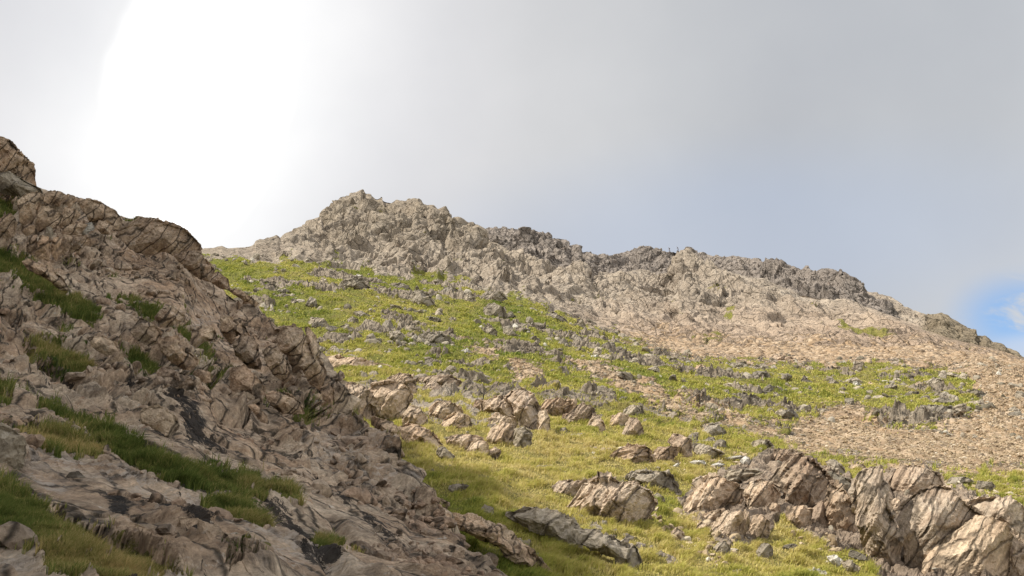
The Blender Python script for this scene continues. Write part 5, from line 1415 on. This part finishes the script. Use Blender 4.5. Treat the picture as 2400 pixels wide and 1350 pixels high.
# ------------------------------------------------------------------ grass
def grass_mat(name, stops):
    m, t, b = new_mat(name)
    c = t.ramp(t.attr('tone'), stops)
    t.put(b.inputs['Base Color'], c)
    b.inputs['Roughness'].default_value = 0.7
    tr = t.node('ShaderNodeBsdfTranslucent')
    t.put(tr.inputs[0], c)
    mx = t.node('ShaderNodeMixShader')
    mx.inputs[0].default_value = 0.3
    out = [n for n in t.n if n.type == 'OUTPUT_MATERIAL'][0]
    t.l.new(b.outputs[0], mx.inputs[1]); t.l.new(tr.outputs[0], mx.inputs[2]); t.l.new(mx.outputs[0], out.inputs[0])
    return m


def blades(name, p, height, width, tone, gen, mat, wind=(0.5, -0.1)):
    """tapering bent blades in one mass"""
    n = len(p)
    a = gen.random(n) * 2 * np.pi
    side = np.stack([np.cos(a), np.sin(a), 0 * a], -1)
    lean = gen.normal(size=(n, 2)) * 0.38 + np.array(wind)
    h = height[:, None]
    up = np.array([0, 0, 1.0])
    bend = np.concatenate([lean, -0.22 * (lean ** 2).sum(1, keepdims=True)], -1)
    w_ = width[:, None] * side
    p0 = p - up * 0.04
    p1 = p + h * (up * 0.55 + bend * 0.28)
    p2 = p + h * (up * 0.92 + bend * 0.95)
    Vv = np.stack([p0 - w_, p0 + w_, p1 - w_ * 0.7, p1 + w_ * 0.7, p2], 1)
    i = np.arange(n)[:, None] * 5
    me = mesh_from(name, Vv, faces4=np.concatenate([i, i + 1, i + 3, i + 2], 1), faces3=np.concatenate([i + 2, i + 3, i + 4], 1), attrs={'tone': np.repeat(tone, 5)}, mat=mat, smooth=True)
    return tag(link(name, me), kind='stuff')


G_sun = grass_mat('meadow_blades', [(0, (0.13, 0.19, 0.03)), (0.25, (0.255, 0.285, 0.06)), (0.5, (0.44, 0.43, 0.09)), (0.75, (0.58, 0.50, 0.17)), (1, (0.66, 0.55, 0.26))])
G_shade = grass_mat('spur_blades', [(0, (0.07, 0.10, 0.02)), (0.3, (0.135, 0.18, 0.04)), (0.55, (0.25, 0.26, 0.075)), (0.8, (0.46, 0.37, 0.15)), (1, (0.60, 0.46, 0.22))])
gen = np.random.default_rng(77)
gm = np.clip(hill_grass, 0, 1) ** 2 * inside * (hill_P[..., 1] < 92) * (1 - np.clip(hill_rub * 1.3, 0, 1))
clump = sstep(fbm(hill_P / 0.9, 3, 300), -0.10, 0.35)
p, r, k = sample_grid(hill_P, gm * (0.25 + clump), 330000, gen)
D_ = p[:, 1]
cl = clump[r, k]
hgt = (0.07 + 0.28 * cl) * (0.7 + 0.6 * gen.random(len(p))) * np.interp(D_, [20, 45, 90], [1.0, 1.0, 0.9])
tn = 0.62 + 0.50 * fbm(p / np.array([7, 4, 4]), 4, 301) + 0.30 * fbm(p / 1.1, 2, 302) - 0.16 * cl + 0.13 * gen.normal(size=len(p)) - 0.45 * hill_lush[r, k]
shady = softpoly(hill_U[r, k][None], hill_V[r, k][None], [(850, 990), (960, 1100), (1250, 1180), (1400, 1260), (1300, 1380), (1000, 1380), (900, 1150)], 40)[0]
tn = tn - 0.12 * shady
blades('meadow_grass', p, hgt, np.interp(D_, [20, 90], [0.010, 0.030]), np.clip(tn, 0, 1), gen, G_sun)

gm = np.clip(hill_grass, 0, 1) ** 2 * inside * (hill_P[..., 1] >= 85) * slope * (1 - np.clip(hill_rub * 1.5, 0, 1))
clump = sstep(fbm(hill_P / 2.2, 3, 310), -0.05, 0.35)
p, r, k = sample_grid(hill_P, gm * (0.06 + clump), 150000, gen)
tn = 0.52 + 0.50 * fbm(p / 13, 4, 311) + 0.30 * fbm(p / 3, 2, 312) + 0.14 * gen.normal(size=len(p)) - 0.28 * hill_lush[r, k]
blades('slope_grass', p, (0.16 + 0.22 * clump[r, k]) * (0.6 + 0.7 * gen.random(len(p))), np.interp(p[:, 1], [85, 220], [0.05, 0.12]), np.clip(tn, 0, 1), gen, G_sun)

nz_l = np.abs(grid_normals(left_P)[..., 2]); nz_h = np.abs(grid_normals(hill_P)[..., 2])
lg = sstep(left_grass, 0.35, 0.6) * sstep(nz_l, 0.30, 0.55) * ((left_U > -30) & (left_U < 1210) & (left_V < 1385))
lg[left.nfront - 1:] = 0
lg = lg * (0.35 + 0.65 * sstep(fbm(left_P / 0.8, 2, 323), -0.25, 0.1)) + 0.25 * sstep(fbm(left_P / 1.6, 3, 320), 0.36, 0.42) * ((left_U > -30) & (left_U < 1210) & (left_V < 1385)) * (np.arange(left_P.shape[0])[:, None] < left.nfront - 1)
p, r, k = sample_grid(left_P, lg, 170000, gen)
D_ = p[:, 1]
straw = np.zeros(len(p))
uu, vv = left_U[r, k][None], left_V[r, k][None]
for q_ in [[(75, 750), (250, 820), (250, 850), (100, 800)], [(285, 838), (390, 862), (390, 900), (300, 880)], [(60, 1240), (200, 1230), (440, 1330), (440, 1380), (100, 1380)], [(10, 1000), (255, 1030), (255, 1070), (20, 1070)],
           [(-20, 585), (130, 630), (240, 700), (100, 660)], [(560, 1130), (700, 1130), (700, 1180), (560, 1170)], [(90, 1180), (200, 1190), (260, 1280), (120, 1260)]]:
    straw = np.maximum(straw, softpoly(uu, vv, q_, 14)[0])
tn = 0.42 + 0.25 * straw + 0.60 * fbm(p / 0.9, 3, 321) + 0.18 * gen.normal(size=len(p)) - 0.12 * left_lush[r, k]
hgt = (0.09 + 0.15 * sstep(fbm(p / 0.45, 2, 322), -.2, .3)) * (0.6 + 0.7 * gen.random(len(p))) * np.interp(D_, [7, 12, 20, 50], [0.48, 0.75, 1.1, 1.3])
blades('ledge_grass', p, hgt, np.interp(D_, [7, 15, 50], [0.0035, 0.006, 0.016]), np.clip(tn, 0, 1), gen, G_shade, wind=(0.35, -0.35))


# ------------------------------------------------------------------ two walkers on the crest
def skin_obj(name, verts, edges, radii, mat, parent=None, sub=1):
    me = bpy.data.meshes.new(name)
    me.from_pydata(verts, edges, [])
    o = bpy.data.objects.new(name, me); scene.collection.objects.link(o)
    m = o.modifiers.new('skin', 'SKIN'); s2 = o.modifiers.new('sub', 'SUBSURF'); s2.levels = sub; s2.render_levels = sub
    for i, r_ in enumerate(radii):
        me.skin_vertices[0].data[i].radius = (r_, r_)
    me.skin_vertices[0].data[0].use_root = True
    dg = bpy.context.evaluated_depsgraph_get()
    nm = bpy.data.meshes.new_from_object(o.evaluated_get(dg))
    bpy.data.objects.remove(o)
    nm.name = name
    nm.materials.clear(); nm.materials.append(mat)
    return link(name, nm, parent)


def plain(name, c, rough=0.8):
    m, t, b = new_mat(name)
    p_ = obj_pos(t)
    t.put(b.inputs['Base Color'], t.mix(t.noise(p_, 25, 3), tuple(x * 0.85 for x in c), tuple(x * 1.1 for x in c)))
    b.inputs['Roughness'].default_value = rough
    return m


M_skin = plain('skin', (0.45, 0.27, 0.19)); M_hair = plain('hair', (0.03, 0.02, 0.015)); M_navy = plain('navy_cloth', (0.02, 0.025, 0.045)); M_black = plain('black_cloth', (0.015, 0.015, 0.018)); M_slate = plain('slate_cloth', (0.06, 0.07, 0.10))


def walker(label, uv, coat, legs, step, lean, pack):
    # joints in metres, walking to the left (-x); y away from the camera
    hip = (0, 0, 0.92); ch = (-lean * 0.55, 0, 1.36); nk = (-lean * 0.8, 0, 1.50); hd = (-lean * 1.0, 0, 1.63)
    J = [hip, ((hip[0] + ch[0]) / 2, 0, 1.14), ch, nk, hd, (hd[0] - 0.02, 0, 1.70)]
    E = [(0, 1), (1, 2), (2, 3), (3, 4), (4, 5)]
    R_ = [0.13, 0.125, 0.15, 0.055, 0.095, 0.075]
    for sgn, k_ in ((1, step), (-1, -step)):
        a0 = len(J)
        J += [(0.0, 0.10 * sgn, 0.88), (-0.16 * k_ - 0.05, 0.11 * sgn, 0.50), (-0.30 * k_, 0.11 * sgn, 0.09), (-0.30 * k_ - 0.16, 0.11 * sgn, 0.04)]
        R_ += [0.085, 0.058, 0.042, 0.036]
        E += [(0, a0), (a0, a0 + 1), (a0 + 1, a0 + 2), (a0 + 2, a0 + 3)]
        b0 = len(J)
        sh_ = (ch[0], 0.19 * sgn, 1.40); el = (ch[0] + 0.14 * k_, 0.22 * sgn, 1.14); wr = (ch[0] + 0.10 * k_ - 0.20, 0.19 * sgn, 1.00); pm = (wr[0] - 0.06, 0.19 * sgn, 0.97)
        J += [sh_, el, wr, pm]; R_ += [0.055, 0.042, 0.028, 0.03]
        E += [(2, b0), (b0, b0 + 1), (b0 + 1, b0 + 2), (b0 + 2, b0 + 3)]
        for fi, (dy, ln) in enumerate(((-0.03, 0.07), (-0.01, 0.08), (0.01, 0.075), (0.03, 0.06))):
            c0 = len(J)
            J += [(pm[0] - ln * 0.6, pm[1] + dy, pm[2] - 0.01), (pm[0] - ln, pm[1] + dy, pm[2] - 0.04)]; R_ += [0.009, 0.008]
            E += [(b0 + 3, c0), (c0, c0 + 1)]
        c0 = len(J)
        J += [(wr[0] - 0.04, wr[1] - 0.045 * sgn, wr[2] + 0.02)]; R_ += [0.010]; E += [(b0 + 2, c0)]
    body = skin_obj('person', J, E, R_, M_skin)
    top_j = [hip, J[1], ch, (ch[0] - .02, 0, 1.46)]; idx = [0, 1, 2]
    V_, E_, Q_ = list(top_j), [(0, 1), (1, 2), (2, 3)], [0.15, 0.145, 0.165, 0.09]
    for sgn, k_ in ((1, step), (-1, -step)):
        a0 = len(V_)
        V_ += [(ch[0], 0.19 * sgn, 1.40), (ch[0] + 0.14 * k_, 0.22 * sgn, 1.14), (ch[0] + 0.10 * k_ - 0.17, 0.19 * sgn, 1.01)]; Q_ += [0.07, 0.056, 0.042]
        E_ += [(2, a0), (a0, a0 + 1), (a0 + 1, a0 + 2)]
    skin_obj('jacket', V_, E_, Q_, coat, body)
    V_, E_, Q_ = [(0, 0, 0.95), (0, 0, 0.88)], [(0, 1)], [0.145, 0.14]
    for sgn, k_ in ((1, step), (-1, -step)):
        a0 = len(V_)
        V_ += [(0.0, 0.10 * sgn, 0.84), (-0.16 * k_ - 0.05, 0.11 * sgn, 0.50), (-0.30 * k_, 0.11 * sgn, 0.12)]; Q_ += [0.10, 0.075, 0.055]
        E_ += [(1, a0), (a0, a0 + 1), (a0 + 1, a0 + 2)]
    skin_obj('trousers', V_, E_, Q_, legs, body)
    skin_obj('hair', [(hd[0] + .03, 0, 1.66), (hd[0] + 0.02, 0, 1.73), (hd[0] - 0.04, 0, 1.75)], [(0, 1), (1, 2)], [0.085, 0.075, 0.05], M_hair, body)
    if pack:
        skin_obj('backpack', [(ch[0] + 0.25, 0, 1.08), (ch[0] + 0.24, 0, 1.25), (ch[0] + 0.2, 0, 1.42)], [(0, 1), (1, 2)], [0.12, 0.15, 0.11], M_black, body)
    # stand on the crest
    co = np.empty(len(o_crest.data.vertices) * 3, f32); o_crest.data.vertices.foreach_get('co', co); co = co.reshape(-1, 3)
    fw = co @ np.array([0, CP, SP]); px = 1200 + F * co[:, 0] / fw; py = 675 - F * (co @ np.array([0, -SP, CP])) / fw
    m_ = np.abs(px - uv) < 2.2
    j = np.where(m_)[0][np.argmin(py[m_])]
    body.location = tuple(co[j] + np.array([0, 0, -0.12]))
    body.scale = (1.08,) * 3
    return tag(body, label, 'person', 'walkers on the mountain crest', 'thing')


walker('person in dark clothes with a backpack stepping left on the skyline, left of the pair', 1568, M_black, M_black, 0.7, 0.34, True)
walker('person in slate blue jacket bending forward on the skyline, right of the pair', 1591, M_slate, M_navy, 0.5, 0.48, False)
# ------------------------------------------------------------------ plain ground far around
M_plain, t, b = new_mat('plain_turf')
p_ = obj_pos(t)
t.put(b.inputs['Base Color'], t.mix(t.noise(p_, 0.02, 8, 0.6), (0.12, 0.14, 0.04), (0.20, 0.17, 0.08)))
nr = 64
rr = np.array([0.0, 6, 20, 60, 200, 700, 2500, 6000])
th = np.linspace(0, 2 * np.pi, nr, endpoint=False)
G = np.stack([np.outer(rr, np.cos(th)), np.outer(rr, np.sin(th)), np.broadcast_to(-2.6 - rr[:, None] * 0.001, (len(rr), nr))], -1)
idx = np.arange(len(rr) * nr).reshape(len(rr), nr)
fq = np.stack([idx[:-1], idx[1:], np.roll(idx, -1, 1)[1:], np.roll(idx, -1, 1)[:-1]], -1).reshape(-1, 4)
tag(link('ground', mesh_from('ground', G, fq[:, ::-1], smooth=True, mat=M_plain)), kind='structure')
